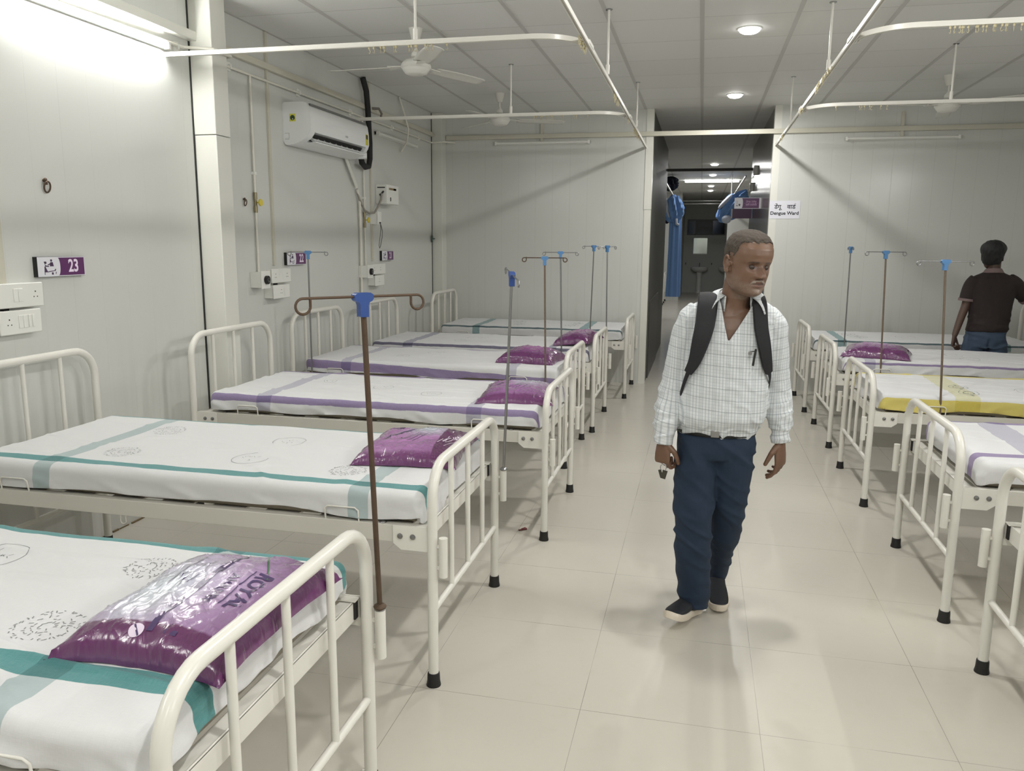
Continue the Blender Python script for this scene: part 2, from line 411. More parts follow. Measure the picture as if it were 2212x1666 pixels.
# ------------------------------------------------------------------ mattresses and sheets
M_MATT = mat('brown_rexine_mattress', srgb(120, 112, 96), .5, bump=.3, bscale=60)
M_INK = mat('faded_black_laundry_ink', srgb(128, 130, 130), .9)
M_INKD = mat('dark_laundry_ink', srgb(84, 96, 94), .9)
def m_sheet(name, longs, crosses, cl, cc, ccl=None):
    m, nt, b = newmat(name); N = NT(nt)
    uv = N.n('ShaderNodeUVMap'); sp = N.n('ShaderNodeSeparateXYZ'); N.l(uv.outputs[0], sp.inputs[0])
    ns = N.n('ShaderNodeTexNoise'); ns.inputs['Scale'].default_value = 9; ns.inputs['Detail'].default_value = 3; N.l(uv.outputs[0], ns.inputs['Vector'])
    wob = N.m('MULTIPLY', N.m('SUBTRACT', ns.outputs['Fac'], .5), .016)
    s_ = N.m('ADD', sp.outputs[0], N.m('MULTIPLY', wob, .5)); t_ = N.m('ADD', sp.outputs[1], wob)
    mpx = N.n('ShaderNodeMapping'); mpx.inputs['Scale'].default_value = (500, 40, 1); N.l(uv.outputs[0], mpx.inputs[0])
    w1 = N.n('ShaderNodeTexNoise'); w1.inputs['Scale'].default_value = 1; N.l(mpx.outputs[0], w1.inputs['Vector'])
    mpy = N.n('ShaderNodeMapping'); mpy.inputs['Scale'].default_value = (40, 500, 1); N.l(uv.outputs[0], mpy.inputs[0])
    w2 = N.n('ShaderNodeTexNoise'); w2.inputs['Scale'].default_value = 1; N.l(mpy.outputs[0], w2.inputs['Vector'])
    weave = N.m('ADD', w1.outputs['Fac'], w2.outputs['Fac'])
    base = N.mix(N.m('MULTIPLY', weave, .5), srgb(218, 218, 218), srgb(202, 203, 204))
    def u(bands, v):
        r = None
        for bnd in bands:
            a, c = bnd[:2]; vv = v
            if len(bnd) > 2: vv = N.m('SUBTRACT', v, N.m('MULTIPLY', N.m('ADD', s_, 1.0), -bnd[2]))
            k = N.band(vv, a, c); r = k if r is None else N.m('MAXIMUM', r, k)
        return r
    L = u(longs, t_); C = u(crosses, s_)
    c1 = N.mix(C, base, cc, 'MULTIPLY') if C is not None else base
    f = N.m('MULTIPLY', L, N.m('ADD', .82, N.m('MULTIPLY', weave, .15))) if L is not None else 0.0
    c2 = N.mix(f, c1, cl, 'MULTIPLY')
    N.l(c2, b.inputs['Base Color']); b.inputs['Roughness'].default_value = .85; b.inputs['Sheen Weight'].default_value = .15
    bp = N.n('ShaderNodeBump'); bp.inputs['Strength'].default_value = .32; bp.inputs['Distance'].default_value = .0012
    n3 = N.n('ShaderNodeTexNoise'); n3.inputs['Scale'].default_value = 16; n3.inputs['Detail'].default_value = 6; N.l(uv.outputs[0], n3.inputs['Vector'])
    N.l(N.m('ADD', N.m('MULTIPLY', weave, .4), N.m('MULTIPLY', n3.outputs['Fac'], 3)), bp.inputs['Height']); N.l(bp.outputs[0], b.inputs['Normal'])
    return m
TEAL = (srgb(88, 162, 162), srgb(200, 216, 217)); PURP = (srgb(162, 144, 186), srgb(212, 210, 223)); YEL = (srgb(246, 228, 122), srgb(244, 241, 205))
GREEN = (srgb(96, 118, 124), srgb(160, 190, 192))

def make_sheet(key, label, col, longs, crosses, stamps=(), seed=0, ds=.012, x0=-.045, x1=-2.02, dropvar=.012, foot_drop=None, wr=1.0, inkd=False):
    fx, cy, left = BM[key]
    hw, top, rad, D = .436, .716, .035, .135
    nx = int((x0-x1+2*D)/ds)+1; ny = int((2*hw+2*D)/ds)+1
    # mattress core
    mb = MB(); mb.bb(x1+.012, x0-.012, -hw+.014, hw-.014, .6015, top-.006)
    mo = mb.build('mattress', M_MATT, bevel=.03, seg=4)
    xi0, xi1, yi = x0-rad, x1+rad, hw-rad
    q = PI*rad/2
    def P(s, t, off=0):
        cx = max(xi1, min(xi0, s)); cyy = max(-yi, min(yi, t))
        dx, dy = s-cx, t-cyy; l = math.hypot(dx, dy)
        n1 = noise.noise(Vector((s*1.7+seed, t*5, seed))); n2 = noise.noise(Vector((s*6+3+seed, t*9, seed*2.3)))
        rdg = 1-abs(noise.noise(Vector((s*2.1-seed, t*6.5+s*1.5, seed*1.7+9))))*2
        h = (.0042*n1+.0024*n2+.0055*max(0, rdg-.72)/.28)*wr
        if l < 1e-9: return Vector((cx, cyy, top+h+off))
        ux, uy = dx/l, dy/l
        end = (abs(dx) > abs(dy) and dx > 0)
        Dl = D-.018+dropvar*noise.noise(Vector((s*3+seed, t*3, 4.2)))*2
        if end and foot_drop: Dl = foot_drop*(1+.35*noise.noise(Vector((t*6, seed, 1.))))
        if l < q:
            a = l/rad; ho = rad*math.sin(a); z = -rad*(1-math.cos(a))
        else:
            e = min(l, Dl)-q; ho = rad; z = -rad-e
            if l > Dl: ho -= (l-Dl)*.55
            fold = noise.noise(Vector((s*5+seed, t*5, z*4+seed)))*.009+noise.noise(Vector((s*13, t*13, z*9+seed)))*.004
            tri = max(0, 1-abs(((s*3.1+z*6+seed) % 1)-.5)*5)*.006
            ho += (fold+tri)*min(1, e/.03)*wr
        return Vector((cx+ux*(ho+off), cyy+uy*(ho+off), top+z+h*max(0, 1-l/q)+(off if l < q else 0)))
    sh = MB(); uv = []
    smin, smax = xi1-(D-.0)-q+rad, xi0+D+q-rad
    tmin, tmax = -yi-D-q+rad, yi+D+q-rad
    for i in range(nx):
        s = smin+(smax-smin)*i/(nx-1)
        for j in range(ny):
            t = tmin+(tmax-tmin)*j/(ny-1)
            sh.v.append(tuple(P(s, t, .0015))); uv.append((s, t))
    for i in range(nx-1):
        for j in range(ny-1):
            sh.f.append((i*ny+j, (i+1)*ny+j, (i+1)*ny+j+1, i*ny+j+1)); sh.mi.append(0); sh.sm.append(True)
    r = random.Random(seed*13+5)
    def stroke(ax, ay, bx_, by_, w):
        dx, dy = bx_-ax, by_-ay; l = math.hypot(dx, dy) or 1; px, py = -dy/l*w/2, dx/l*w/2
        V = [P(ax+px, ay+py, .0024), P(bx_+px, by_+py, .0024), P(bx_-px, by_-py, .0024), P(ax-px, ay-py, .0024)]
        sh.add(V, [(0, 1, 2, 3)], False, 1)
    for (sx_, sy_, R, style) in stamps:
        if style == 'seal':
            for rr, n_, ln in ((R, 46, .012), (R*.9, 34, .010), (R*.66, 26, .014), (R*.45, 20, .012), (R*.25, 12, .012)):
                for k in range(n_):
                    if r.random() < .35: continue
                    a = 2*PI*k/n_+r.uniform(-.05, .05); q2 = rr*(1+r.uniform(-.05, .05))
                    x, y = sx_+q2*math.cos(a), sy_+q2*math.sin(a); b2 = a+PI/2*(r.random() < .5)+r.uniform(-.5, .5)
                    l2 = ln*r.uniform(.4, 1)*.5
                    stroke(x-math.cos(b2)*l2, y-math.sin(b2)*l2, x+math.cos(b2)*l2, y+math.sin(b2)*l2, .0022)
        else:
            a0 = r.uniform(0, 6); n_ = 40
            for k in range(n_):
                if style == 'oval' and (k % 40) > 30: continue
                a, a2 = a0+2*PI*k/n_, a0+2*PI*(k+1)/n_
                stroke(sx_+R*math.cos(a), sy_+R*1.1*math.sin(a), sx_+R*math.cos(a2), sy_+R*1.1*math.sin(a2), .002)
            for k in range(9):
                x, y = sx_+r.uniform(-.5, .5)*R, sy_+r.uniform(-.5, .5)*R
                stroke(x, y, x+r.uniform(-.012, .012), y+.01, .0018)
            if style == 'eye':
                for k in range(22):
                    a = 2*PI*k/22
                    stroke(sx_+R*.55*math.cos(a), sy_+R*.6*math.sin(a), sx_+R*.55*math.cos(a+.2), sy_+R*.6*math.sin(a+.2), .004)
                for sg in (-1, 1):
                    for k in range(4):
                        stroke(sx_+sg*R*.2*k*.3, sy_+sg*R*1.05, sx_+r.uniform(-.01, .01), sy_+sg*R*(1.2+.12*k), .003)
    nv = len(sh.v); uv += [(0, 0)]*(nv-len(uv)); sh.uv = uv
    so = sh.build('bed_sheet', [m_sheet('striped_cotton_'+key, longs, crosses, *col), M_INKD if inkd else M_INK])
    for o in (mo, so):
        o.location = (fx, cy, 0); o.rotation_euler = (0, 0, 0 if left else PI)
    bedword = label[1]
    tag(mo, 'thin mattress under the '+bedword, 'mattress', 'mattresses on the beds')
    tag(so, label[0], 'bed sheet', 'printed striped sheets on the beds')
    return P
SP = {}
SP['L1'] = make_sheet('L1', ('sheet with broad teal stripes on the bed nearest the camera, under the largest packet', 'teal striped sheet of the bed nearest the camera'), TEAL,
    [(-.295, -.225), (.385, .455)], [(-.44, -.35), (-1.9, -1.8)], [(-.548, -.105, .075, 'seal'), (-.541, .245, .065, 'seal'), (-1.0, .21, .07, 'ring'), (-1.05, -.1, .075, 'seal')], seed=1, ds=.008, foot_drop=.1, wr=1.5)
SP['L2'] = make_sheet('L2', ('sheet with narrow teal stripes on the second bed, below plate 23', 'teal striped sheet of the second bed from the camera'), TEAL,
    [(-.395, -.335), (.395, .465)], [(-.325, -.245), (-1.68, -1.60)], [(-1.505, .19, .07, 'seal'), (-1.45, -.20, .07, 'seal'), (-.865, .14, .07, 'oval'), (-.885, -.15, .072, 'oval'), (-.42, -.22, .07, 'seal')], seed=2, ds=.008, foot_drop=.125, wr=.8)
SP['L3'] = make_sheet('L3', ('white sheet with narrow purple stripes on the third left bed, beside the wall pillar', 'purple striped sheet of the third left bed'), PURP,
    [(-.462, -.420), (.375, .44)], [(-.445, -.36), (-1.71, -1.62)], [(-1.5, .1, .04, 'ring'), (-1.1, 0, .06, 'oval'), (-.75, -.12, .06, 'ring')], seed=3, wr=1.3)
SP['L4'] = make_sheet('L4', ('sheet with a wide purple stripe along its near side, fourth left bed', 'sheet of the fourth left bed'), PURP,
    [(-.52, -.455, .035), (.38, .44)], [(-1.72, -1.64), (-.44, -.36)], [(-1.15, .12, .065, 'oval'), (-1.35, -.1, .05, 'ring')], seed=4)
SP['L5'] = make_sheet('L5', ('sheet with thin grey-purple stripes on the fifth left bed', 'sheet of the fifth left bed'), (srgb(120, 116, 140), srgb(190, 188, 204)),
    [(-.45, -.42), (.39, .42)], [(-1.72, -1.63), (-.4, -.33)], [(-1.2, .1, .07, 'oval'), (-1.25, -.15, .07, 'oval')], seed=5, wr=.8)
SP['L6'] = make_sheet('L6', ('sheet with grey-green stripes and dark stamps, left bed by the back wall', 'sheet of the last left bed by the back wall'), GREEN,
    [(-.44, -.415), (.40, .43)], [(-1.66, -1.58), (-.5, -.4)], [(-1.25, .1, .07, 'eye'), (-1.2, -.15, .06, 'eye'), (-.85, .1, .07, 'oval'), (-.6, .12, .07, 'eye'), (-.62, -.12, .07, 'eye')], seed=6, wr=.8, inkd=True)
SP['R1'] = make_sheet('R1', ('plain white sheet corner on the bed cut by the right photo edge', 'sheet of the bed at the right edge'), PURP, [(.2, .27)], [(-1.0, -.9)], seed=7, x0=-.12)
SP['R2'] = make_sheet('R2', ('sheet with a purple stripe along its near edge, second right bed', 'purple striped sheet of the second right bed'), PURP,
    [(.27, .335), (-.43, -.38)], [(-.44, -.30), (-1.75, -1.65)], seed=8, x0=-.085)
SP['R3'] = make_sheet('R3', ('white sheet with wide yellow stripes and dark eye-shaped stamps on the third right bed', 'yellow striped sheet'), YEL,
    [(.445, .62), (-.44, -.36)], [(-.60, -.46), (-1.75, -1.62)], [(-.575, .07, .055, 'eye'), (-.57, .30, .055, 'eye'), (-.95, .13, .07, 'oval')], seed=9, inkd=True, foot_drop=.12)
SP['R4'] = make_sheet('R4', ('sheet with pale purple stripes on the fourth right bed, under a purple packet', 'pale purple striped sheet of the fourth right bed'), PURP,
    [(.435, .453), (-.44, -.40)], [(-.30, -.22), (-1.8, -1.7)], [(-1.0, -.1, .07, 'oval'), (-1.05, .15, .07, 'ring')], seed=10, wr=1.2, x0=-.07)
SP['R5'] = make_sheet('R5', ('sheet with thin dark green lines, right bed by the back wall', 'sheet of the last right bed by the back wall'), GREEN,
    [(.425, .445), (-.44, -.42)], [(-.34, -.26), (-1.75, -1.66)], [(-.42, -.1, .08, 'eye'), (-.5, .12, .08, 'eye'), (-.95, 0, .09, 'oval')], seed=11, inkd=True, wr=.7)

# ------------------------------------------------------------------ purple plastic packets
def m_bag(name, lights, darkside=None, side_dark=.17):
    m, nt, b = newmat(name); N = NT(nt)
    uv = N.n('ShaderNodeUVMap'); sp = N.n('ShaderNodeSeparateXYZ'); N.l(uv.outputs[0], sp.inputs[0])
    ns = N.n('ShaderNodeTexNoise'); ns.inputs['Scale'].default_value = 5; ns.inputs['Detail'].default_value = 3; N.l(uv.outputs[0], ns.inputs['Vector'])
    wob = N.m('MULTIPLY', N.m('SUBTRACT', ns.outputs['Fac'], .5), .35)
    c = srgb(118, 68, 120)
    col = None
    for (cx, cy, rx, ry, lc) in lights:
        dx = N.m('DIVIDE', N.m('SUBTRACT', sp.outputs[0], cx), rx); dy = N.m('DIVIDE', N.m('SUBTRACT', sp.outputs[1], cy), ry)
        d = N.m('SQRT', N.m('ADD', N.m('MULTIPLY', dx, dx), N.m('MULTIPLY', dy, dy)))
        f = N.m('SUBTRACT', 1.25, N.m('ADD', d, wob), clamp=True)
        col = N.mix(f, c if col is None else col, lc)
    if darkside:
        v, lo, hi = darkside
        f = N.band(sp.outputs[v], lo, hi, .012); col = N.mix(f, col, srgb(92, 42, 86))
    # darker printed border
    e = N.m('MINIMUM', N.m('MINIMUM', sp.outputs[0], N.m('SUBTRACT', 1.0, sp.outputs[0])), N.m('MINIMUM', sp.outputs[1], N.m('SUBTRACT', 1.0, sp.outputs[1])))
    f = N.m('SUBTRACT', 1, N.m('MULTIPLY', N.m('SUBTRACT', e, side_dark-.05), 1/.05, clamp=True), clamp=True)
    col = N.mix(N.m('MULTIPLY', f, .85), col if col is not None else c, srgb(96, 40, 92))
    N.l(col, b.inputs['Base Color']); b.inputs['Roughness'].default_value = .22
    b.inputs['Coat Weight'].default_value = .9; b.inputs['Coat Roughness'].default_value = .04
    vo = N.n('ShaderNodeTexVoronoi'); vo.feature = 'DISTANCE_TO_EDGE'; vo.inputs['Scale'].default_value = 11
    n4 = N.n('ShaderNodeTexNoise'); n4.inputs['Scale'].default_value = 9; n4.inputs['Detail'].default_value = 7
    n4.inputs['Distortion'].default_value = 1.2
    N.l(uv.outputs[0], vo.inputs['Vector']); N.l(uv.outputs[0], n4.inputs['Vector'])
    bp = N.n('ShaderNodeBump'); bp.inputs['Strength'].default_value = .45; bp.inputs['Distance'].default_value = .010
    N.l(N.m('ADD', N.m('MULTIPLY', n4.outputs['Fac'], 1.0), N.m('MULTIPLY', N.m('MINIMUM', vo.outputs['Distance'], .12), 1.2)), bp.inputs['Height'])
    N.l(bp.outputs[0], b.inputs['Coat Normal']); N.l(bp.outputs[0], b.inputs['Normal'])
    return m
M_PRT = mat('dark_print', srgb(70, 52, 96), .3, coat=.8)
M_PRW = mat('white_print', srgb(222, 208, 226), .3, coat=.8)
M_PRG = mat('green_print', srgb(70, 110, 80), .3, coat=.8)
def make_bag(name, label, c, size, rz, H, material, prints, seed, z=.7205, skew=0, ears=.35, res=64, tilt=(0, 0), PW=.34):
    W, L = size; R_ = random.Random(seed)
    def hgt(u, v):
        a = max(0, 1-abs(u)**2.6); b2 = max(0, 1-abs(v)**2.6)
        h = H*(a*b2)**PW*(1+.10*noise.noise(Vector((u*1.6+seed, v*1.6, 1))))
        cr = noise.noise(Vector((u*4+seed, v*4, 2.)))*.005+noise.noise(Vector((u*9+seed, v*9, 5.)))*.003+max(0, .5-abs(noise.noise(Vector((u*3-seed, v*3, 7.)))) *7)*.008
        return max(.0012, h+cr*min(1, h/.02))
    def pl(u, v):
        pin = 1-.10*(1-ears)*0
        x = u*W/2*(1-.07*(1-abs(v))**1.0*abs(u)) ; y = v*L/2*(1-.06*(1-abs(u))*abs(v))
        k = (abs(u)**8)*(abs(v)**8); x *= 1+.04*k; y *= 1+.04*k
        e = .006*noise.noise(Vector((u*3, v*3, seed+.5)))
        return x+e+skew*y, y+e
    def P(u, v, off=0):
        x, y = pl(u, v); return Vector((x, y, hgt(u, v)+off))
    mb = MB(); uv = []; n = res
    for i in range(n+1):
        for j in range(n+1):
            u, v = -1+2*i/n, -1+2*j/n
            mb.v.append(tuple(P(u, v))); uv.append(((u+1)/2, (v+1)/2))
    for i in range(n):
        for j in range(n):
            a = i*(n+1)+j; mb.f.append((a, a+n+1, a+n+2, a+1)); mb.mi.append(0); mb.sm.append(True)
    o2 = (n+1)**2
    for i in range(n+1):
        for j in range(n+1):
            x, y = pl(-1+2*i/n, -1+2*j/n); mb.v.append((x, y, 0)); uv.append(((i/n), (j/n)))
    for i in range(n):
        for j in range(n):
            a = o2+i*(n+1)+j; mb.f.append((a, a+1, a+n+2, a+n+1)); mb.mi.append(0); mb.sm.append(False)
    ring = [i*(n+1) for i in range(n+1)]+[n*(n+1)+j for j in range(1, n+1)]+[i*(n+1)+n for i in range(n-1, -1, -1)]+[j for j in range(n-1, 0, -1)]
    for a, b2 in zip(ring, ring[1:]+ring[:1]):
        mb.f.append((a, o2+a, o2+b2, b2)); mb.mi.append(0); mb.sm.append(False)
    def onbag(V, F, cu, cv, ang, sc, mi):
        ca, sa = math.cos(ang), math.sin(ang); out = []
        for p in V:
            x, y = p.x*ca-p.y*sa, p.x*sa+p.y*ca
            out.append(P(cu+x*sc*2/W, cv+y*sc*2/L, .0016))
        mb.add(out, F, False, mi)
    for pr_ in prints:
        kind, cu, cv, ang, sc, mi = pr_[:6]
        if kind == 'text':
            V, F = text_polys(pr_[6], 1.0, pr_[7] if len(pr_) > 7 else .01); onbag(V, F, cu, cv, ang, sc, mi)
        elif kind == 'bar':
            w, h = pr_[6]; m_ = 14
            V = [Vector((-w/2+w*k/m_, s_*h/2, 0)) for s_ in (-1, 1) for k in range(m_+1)]
            F = [(k, k+1, m_+2+k, m_+1+k) for k in range(m_)]; onbag(V, F, cu, cv, ang, sc, mi)
        elif kind == 'disc':
            m_ = 20; V = [Vector((0, 0, 0))]+[Vector((math.cos(2*PI*k/m_), math.sin(2*PI*k/m_), 0))*.5 for k in range(m_)]
            F = [(0, 1+k, 1+(k+1) % m_) for k in range(m_)]; onbag(V, F, cu, cv, ang, sc, mi)
    while len(uv) < len(mb.v): uv.append((.5, .5))
    mb.uv = uv
    o = mb.build(name, [material, M_PRT, M_PRW, M_PRG])
    o.location = (c[0], c[1], z); o.rotation_euler = (tilt[0], tilt[1], rz)
    tag(o, label, 'packet', 'purple plastic packets on the beds')
    return o
LAV = srgb(182, 160, 194); PBL = srgb(194, 200, 210)
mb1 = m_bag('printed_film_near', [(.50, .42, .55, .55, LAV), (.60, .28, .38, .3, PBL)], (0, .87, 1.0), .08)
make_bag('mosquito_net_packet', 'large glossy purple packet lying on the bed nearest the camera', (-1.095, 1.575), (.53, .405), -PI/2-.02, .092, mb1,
  [('text', .05, .58, 0, .052, 1, 'ROYAL', .03), ('bar', .05, .44, 0, 1, 1, (.16, .003)), ('text', .12, .28, 0, .034, 1, 'AHILNET', .02),
   ('bar', .1, .02, 0, 1, 1, (.40, .016)), *[('bar', -.52+.13*k, .02, 0, 1, 2, (.022+.006*(k % 3), .004)) for k in range(10)],
   ('bar', -.1, -.16, 0, 1, 1, (.12, .002)), ('bar', -.12, -.24, 0, 1, 1, (.15, .002)), ('bar', -.1, -.32, 0, 1, 1, (.10, .002)), ('bar', -.14, -.40, 0, 1, 1, (.16, .003)),
   ('bar', -.45, .45, .5, 1, 3, (.16, .004)), ('disc', .86, -.12, 0, .032, 2), ('bar', .86, -.12, .7, 1, 1, (.03, .004)), ('bar', .84, .28, PI/2*0, 1, 1, (.012, .03))], 21)
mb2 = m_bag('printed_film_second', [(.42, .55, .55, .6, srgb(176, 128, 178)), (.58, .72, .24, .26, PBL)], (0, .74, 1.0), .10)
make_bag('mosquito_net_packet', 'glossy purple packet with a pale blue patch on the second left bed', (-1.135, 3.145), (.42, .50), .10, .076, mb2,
  [('disc', -.62, .55, 0, .034, 1), ('disc', -.50, .66, 0, .034, 1), ('bar', -.62, .55, .3, 1, 2, (.020, .006)), ('bar', -.5, .66, .3, 1, 2, (.020, .006)),
   ('bar', -.28, .25, 1.1, 1, 1, (.30, .012)), ('bar', -.05, -.15, 1.0, 1, 1, (.12, .003)), ('bar', .04, -.18, 1.0, 1, 1, (.11, .003)), ('bar', .12, -.22, 1.0, 1, 1, (.10, .003)), ('bar', -.14, -.12, 1.0, 1, 1, (.12, .003)),
   ('bar', .67, -.18, 1.25, 1, 2, (.075, .008)), ('bar', .60, -.2, 1.25, 1, 2, (.11, .003)), ('bar', .74, -.2, 1.25, 1, 2, (.13, .003)), ('bar', .80, -.25, 1.25, 1, 2, (.15, .002)), ('bar', .70, .35, 1.25, 1, 2, (.03, .004))], 22)
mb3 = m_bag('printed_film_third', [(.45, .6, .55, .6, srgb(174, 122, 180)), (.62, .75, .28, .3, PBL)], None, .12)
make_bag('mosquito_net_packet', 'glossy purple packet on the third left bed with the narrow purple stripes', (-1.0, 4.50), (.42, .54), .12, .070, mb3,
  [('bar', -.1, -.1, 1.1, 1, 1, (.13, .003)), ('bar', 0, -.12, 1.1, 1, 1, (.12, .003)), ('bar', .1, -.14, 1.1, 1, 1, (.12, .003)), ('bar', .2, -.16, 1.1, 1, 1, (.10, .003)), ('bar', -.3, .4, 1.1, 1, 1, (.28, .010))], 23)
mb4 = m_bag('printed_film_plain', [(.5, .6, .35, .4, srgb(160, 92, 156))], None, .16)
make_bag('mosquito_net_packet', 'plump purple packet on the fourth left bed, close to its footboard', (-1.215, 5.93), (.43, .40), -.1, .10, mb4, [], 24)
make_bag('mosquito_net_packet', 'purple packet on the fifth left bed, leaning against its footboard', (-1.03, 7.10), (.32, .50), -.15, .10, mb4, [], 25, tilt=(0, -.10), z=.735)
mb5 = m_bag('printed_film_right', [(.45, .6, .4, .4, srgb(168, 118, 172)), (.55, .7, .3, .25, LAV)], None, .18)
make_bag('mosquito_net_packet', 'purple packet lying on the right row of beds', (1.43, 7.00), (.50, .42), -.25, .095, mb5, [], 26)

# ------------------------------------------------------------------ drip stands
def drip_stand(label, base, top, ang, mp, mh, mw, r=.0075, arm=.33, hook=1.0, flange=False, slope=0):
    b, t = Vector(base), Vector(top); d = (t-b).normalized()
    e = empty('drip_stand', base, 0, label, 'drip stand', 'drip stands at the beds')
    t = t-b; b = Vector((0, 0, 0))
    MB().tube([b-d*.05, t-d*.03], r, 12).build('pole', mp, e)
    if flange: MB().lathe([(.009, -.004), (.017, -.002), (.019, .003), (.015, .008), (.008, .012)], (0, 0, .0), 16).build('collar', mp, e)
    a = Vector((math.cos(ang), math.sin(ang), slope)).normalized(); up = Vector((0, 0, 1))
    # moulded T head
    s = a.cross(up).normalized(); K = 1.0
    prof = [(-.026, .005), (-.026, -.006), (-.022, -.011), (-.015, -.014), (-.0115, -.022), (-.0115, -.052), (.0115, -.052), (.0115, -.022), (.015, -.014), (.022, -.011), (.026, -.006), (.026, .005), (.018, .010), (-.018, .010)]
    M = Matrix((a, up, s)).transposed().to_4x4(); M.translation = t
    MB().prism(prof, -.0115, .0115, M).build('t_head', mh, e, bevel=.004, seg=3)
    pts = []
    h2 = arm/2; R = .0155*hook
    L = arc(t-a*(h2-R)+up*(-R), R, PI/2, PI*2.02, 14, a, up)
    L = [t-a*.02]+L+[L[-1]+up*.018]
    Rr = arc(t+a*(h2-R)+up*(-R), R, PI/2, -PI*1.05, 14, a, up)
    Rr = [t+a*.02]+Rr+[Rr[-1]+up*.016]
    MB().tube(L, .0035, 8).build('hook_arm', mw, e)
    MB().tube(Rr, .0035, 8).build('hook_arm', mw, e)
    return e
drip_stand('rusty brown drip stand with dark blue head, standing at the bed nearest the camera', (-.84, 1.995, .576), (-.84, 1.925, 1.458), math.radians(50), M_RUST, M_BLUEP, M_RUST, .0075, .36, 1.25, True)
drip_stand('steel drip stand at the second left bed, its hook arm seen almost end on', (-.838, 3.468, .572), (-.806, 3.465, 1.462), math.radians(-66), M_STEEL, M_BLUEP, M_STEEL, .0065, .33, .8, True, -.15)
drip_stand('brownish drip stand behind the third left bed, its hook arm broadside', (-1.035, 5.535, .60), (-1.052, 5.52, 1.50), math.radians(12), M_RUSTL, M_BLUEP2, M_RUST, .0065, .31, .9)
drip_stand('thin drip stand in front of the number 22 plate at the fourth left bed', (-2.842, 5.535, .60), (-2.834, 5.52, 1.52), math.radians(30), M_STEEL, M_BLUEP2, M_STEEL, .006, .29, .8)
drip_stand('steel drip stand between the fourth and fifth left beds', (-1.12, 6.72, .60), (-1.143, 6.7, 1.525), math.radians(10), M_STEEL, M_BLUEP2, M_STEEL, .0065, .30, .8)
drip_stand('leaning steel drip stand in front of the last left bed, left of a pair', (-1.10, 8.36, .60), (-1.073, 8.31, 1.575), math.radians(35), M_STEEL, M_BLUEP2, M_STEEL, .006, .26, .8)
drip_stand('upright steel drip stand at the fifth left footboard, right of a pair', (-.846, 7.655, .572), (-.863, 7.66, 1.575), math.radians(55), M_STEEL, M_BLUEP2, M_STEEL, .006, .26, .8)
drip_stand('leaning drip stand at the last right bed, its blue head seen end on', (1.37, 8.14, .60), (1.353, 8.1, 1.585), math.radians(100), M_STEEL, M_BLUEP2, M_STEEL, .006, .16, .7)
drip_stand('drip stand behind the purple packet on the right side, hook arm broadside', (1.41, 6.70, .60), (1.367, 6.67, 1.556), math.radians(15), M_RUSTL, M_BLUEP2, M_STEEL, .0065, .32, .9)
drip_stand('drip stand at the yellow striped bed, nearest of the right row', (1.445, 5.19, .60), (1.383, 5.16, 1.515), math.radians(15), M_RUSTL, M_BLUEP2, M_STEEL, .0065, .34, .8)
# ------------------------------------------------------------------ curtain tracks
ZT = 2.661
def track_bar(pts, w=.022, h=.026):
    """C-section rail along a flat path, slot underneath"""
    mb = MB(); n = len(pts); pts = [Vector(p) for p in pts]; V = []
    sec = [(-w/2, h/2), (-w/2, -h/2), (-w*.18, -h/2), (-w*.18, -h*.1), (w*.18, -h*.1), (w*.18, -h/2), (w/2, -h/2), (w/2, h/2)]
    for i, p in enumerate(pts):
        t = (pts[min(i+1, n-1)]-pts[max(i-1, 0)]); t.z = 0; t.normalize(); s_ = Vector((t.y, -t.x, 0))
        for a, b in sec: V.append(p+s_*a+Vector((0, 0, b)))
    k = len(sec); F = []
    for i in range(n-1):
        for j in range(k):
            F.append((i*k+j, i*k+(j+1) % k, (i+1)*k+(j+1) % k, (i+1)*k+j))
    F.append(tuple(range(k))); F.append(tuple((n-1)*k+j for j in range(k-1, -1, -1)))
    mb.add(V, F, False); return mb
def make_track(name, label, pts, rods, joints=()):
    e = empty(name, (0, 0, 0), 0, label, 'curtain track', 'ceiling-hung curtain tracks')
    track_bar(pts).build('rail', M_TRACK, e, bevel=.0015)
    for x, y in rods:
        MB().tube([(x, y, ZT+.01), (x, y, HC)], .0075, 10).build('hanger_rod', M_TRACK, e)
        MB().tube([(x, y, ZT+.012), (x, y, ZT+.07)], .013, 10).build('clamp', M_TRACK, e)
        MB().lathe([(.022, -.004), (.022, 0)], (x, y, HC), 14).build('ceiling_flange', M_STEEL, e)
    for (x, y, L) in joints:
        MB().bb(x-.015, x+.015, y-L/2, y+L/2, ZT-.002, ZT+.018).build('joint_sleeve', M_TRACK, e)
    return e
def runners(parent, pts, jit=0, seed=0, zz=ZT):
    r = random.Random(seed)
    for (x, y) in pts:
        mb = MB(); z = zz-.013
        a = r.uniform(0, PI)
        dx, dy = math.cos(a)*.006, math.sin(a)*.006
        x += r.uniform(-jit, jit); y += r.uniform(-jit, jit)
        mb.bb(x-.004, x+.004, y-.004, y+.004, z-.012, z+.004)
        mb.tube([(x, y, z-.010), (x+dx, y+dy, z-.022), (x+dx*.3, y+dy*.3, z-.034), (x-dx, y-dy, z-.028)], .0016, 5)
        mb.build('runner', M_RUNNER, parent)
ltr = make_track('curtain_track', 'white curtain track running down the left side of the aisle to the back wall', [(-.65, YF, ZT), (-.65, 3, ZT), (-.655, 9.325, ZT)], [(-.644, 5.435), (-.644, 7.822), (-.644, 2.9), (-.65, .4)], [(-.652, 4.62, .16), (-.652, 7.2, .16)])
rtr = make_track('curtain_track', 'white curtain track running down the right side of the aisle to the back wall', [(.715, YF, ZT), (.715, 3, ZT), (.725, 9.325, ZT)], [(.677+.035, 5.548), (.678+.04, 7.816), (.715, 3.0), (.715, .5)], [(.717, 4.74, .16), (.72, 7.0, .16)])
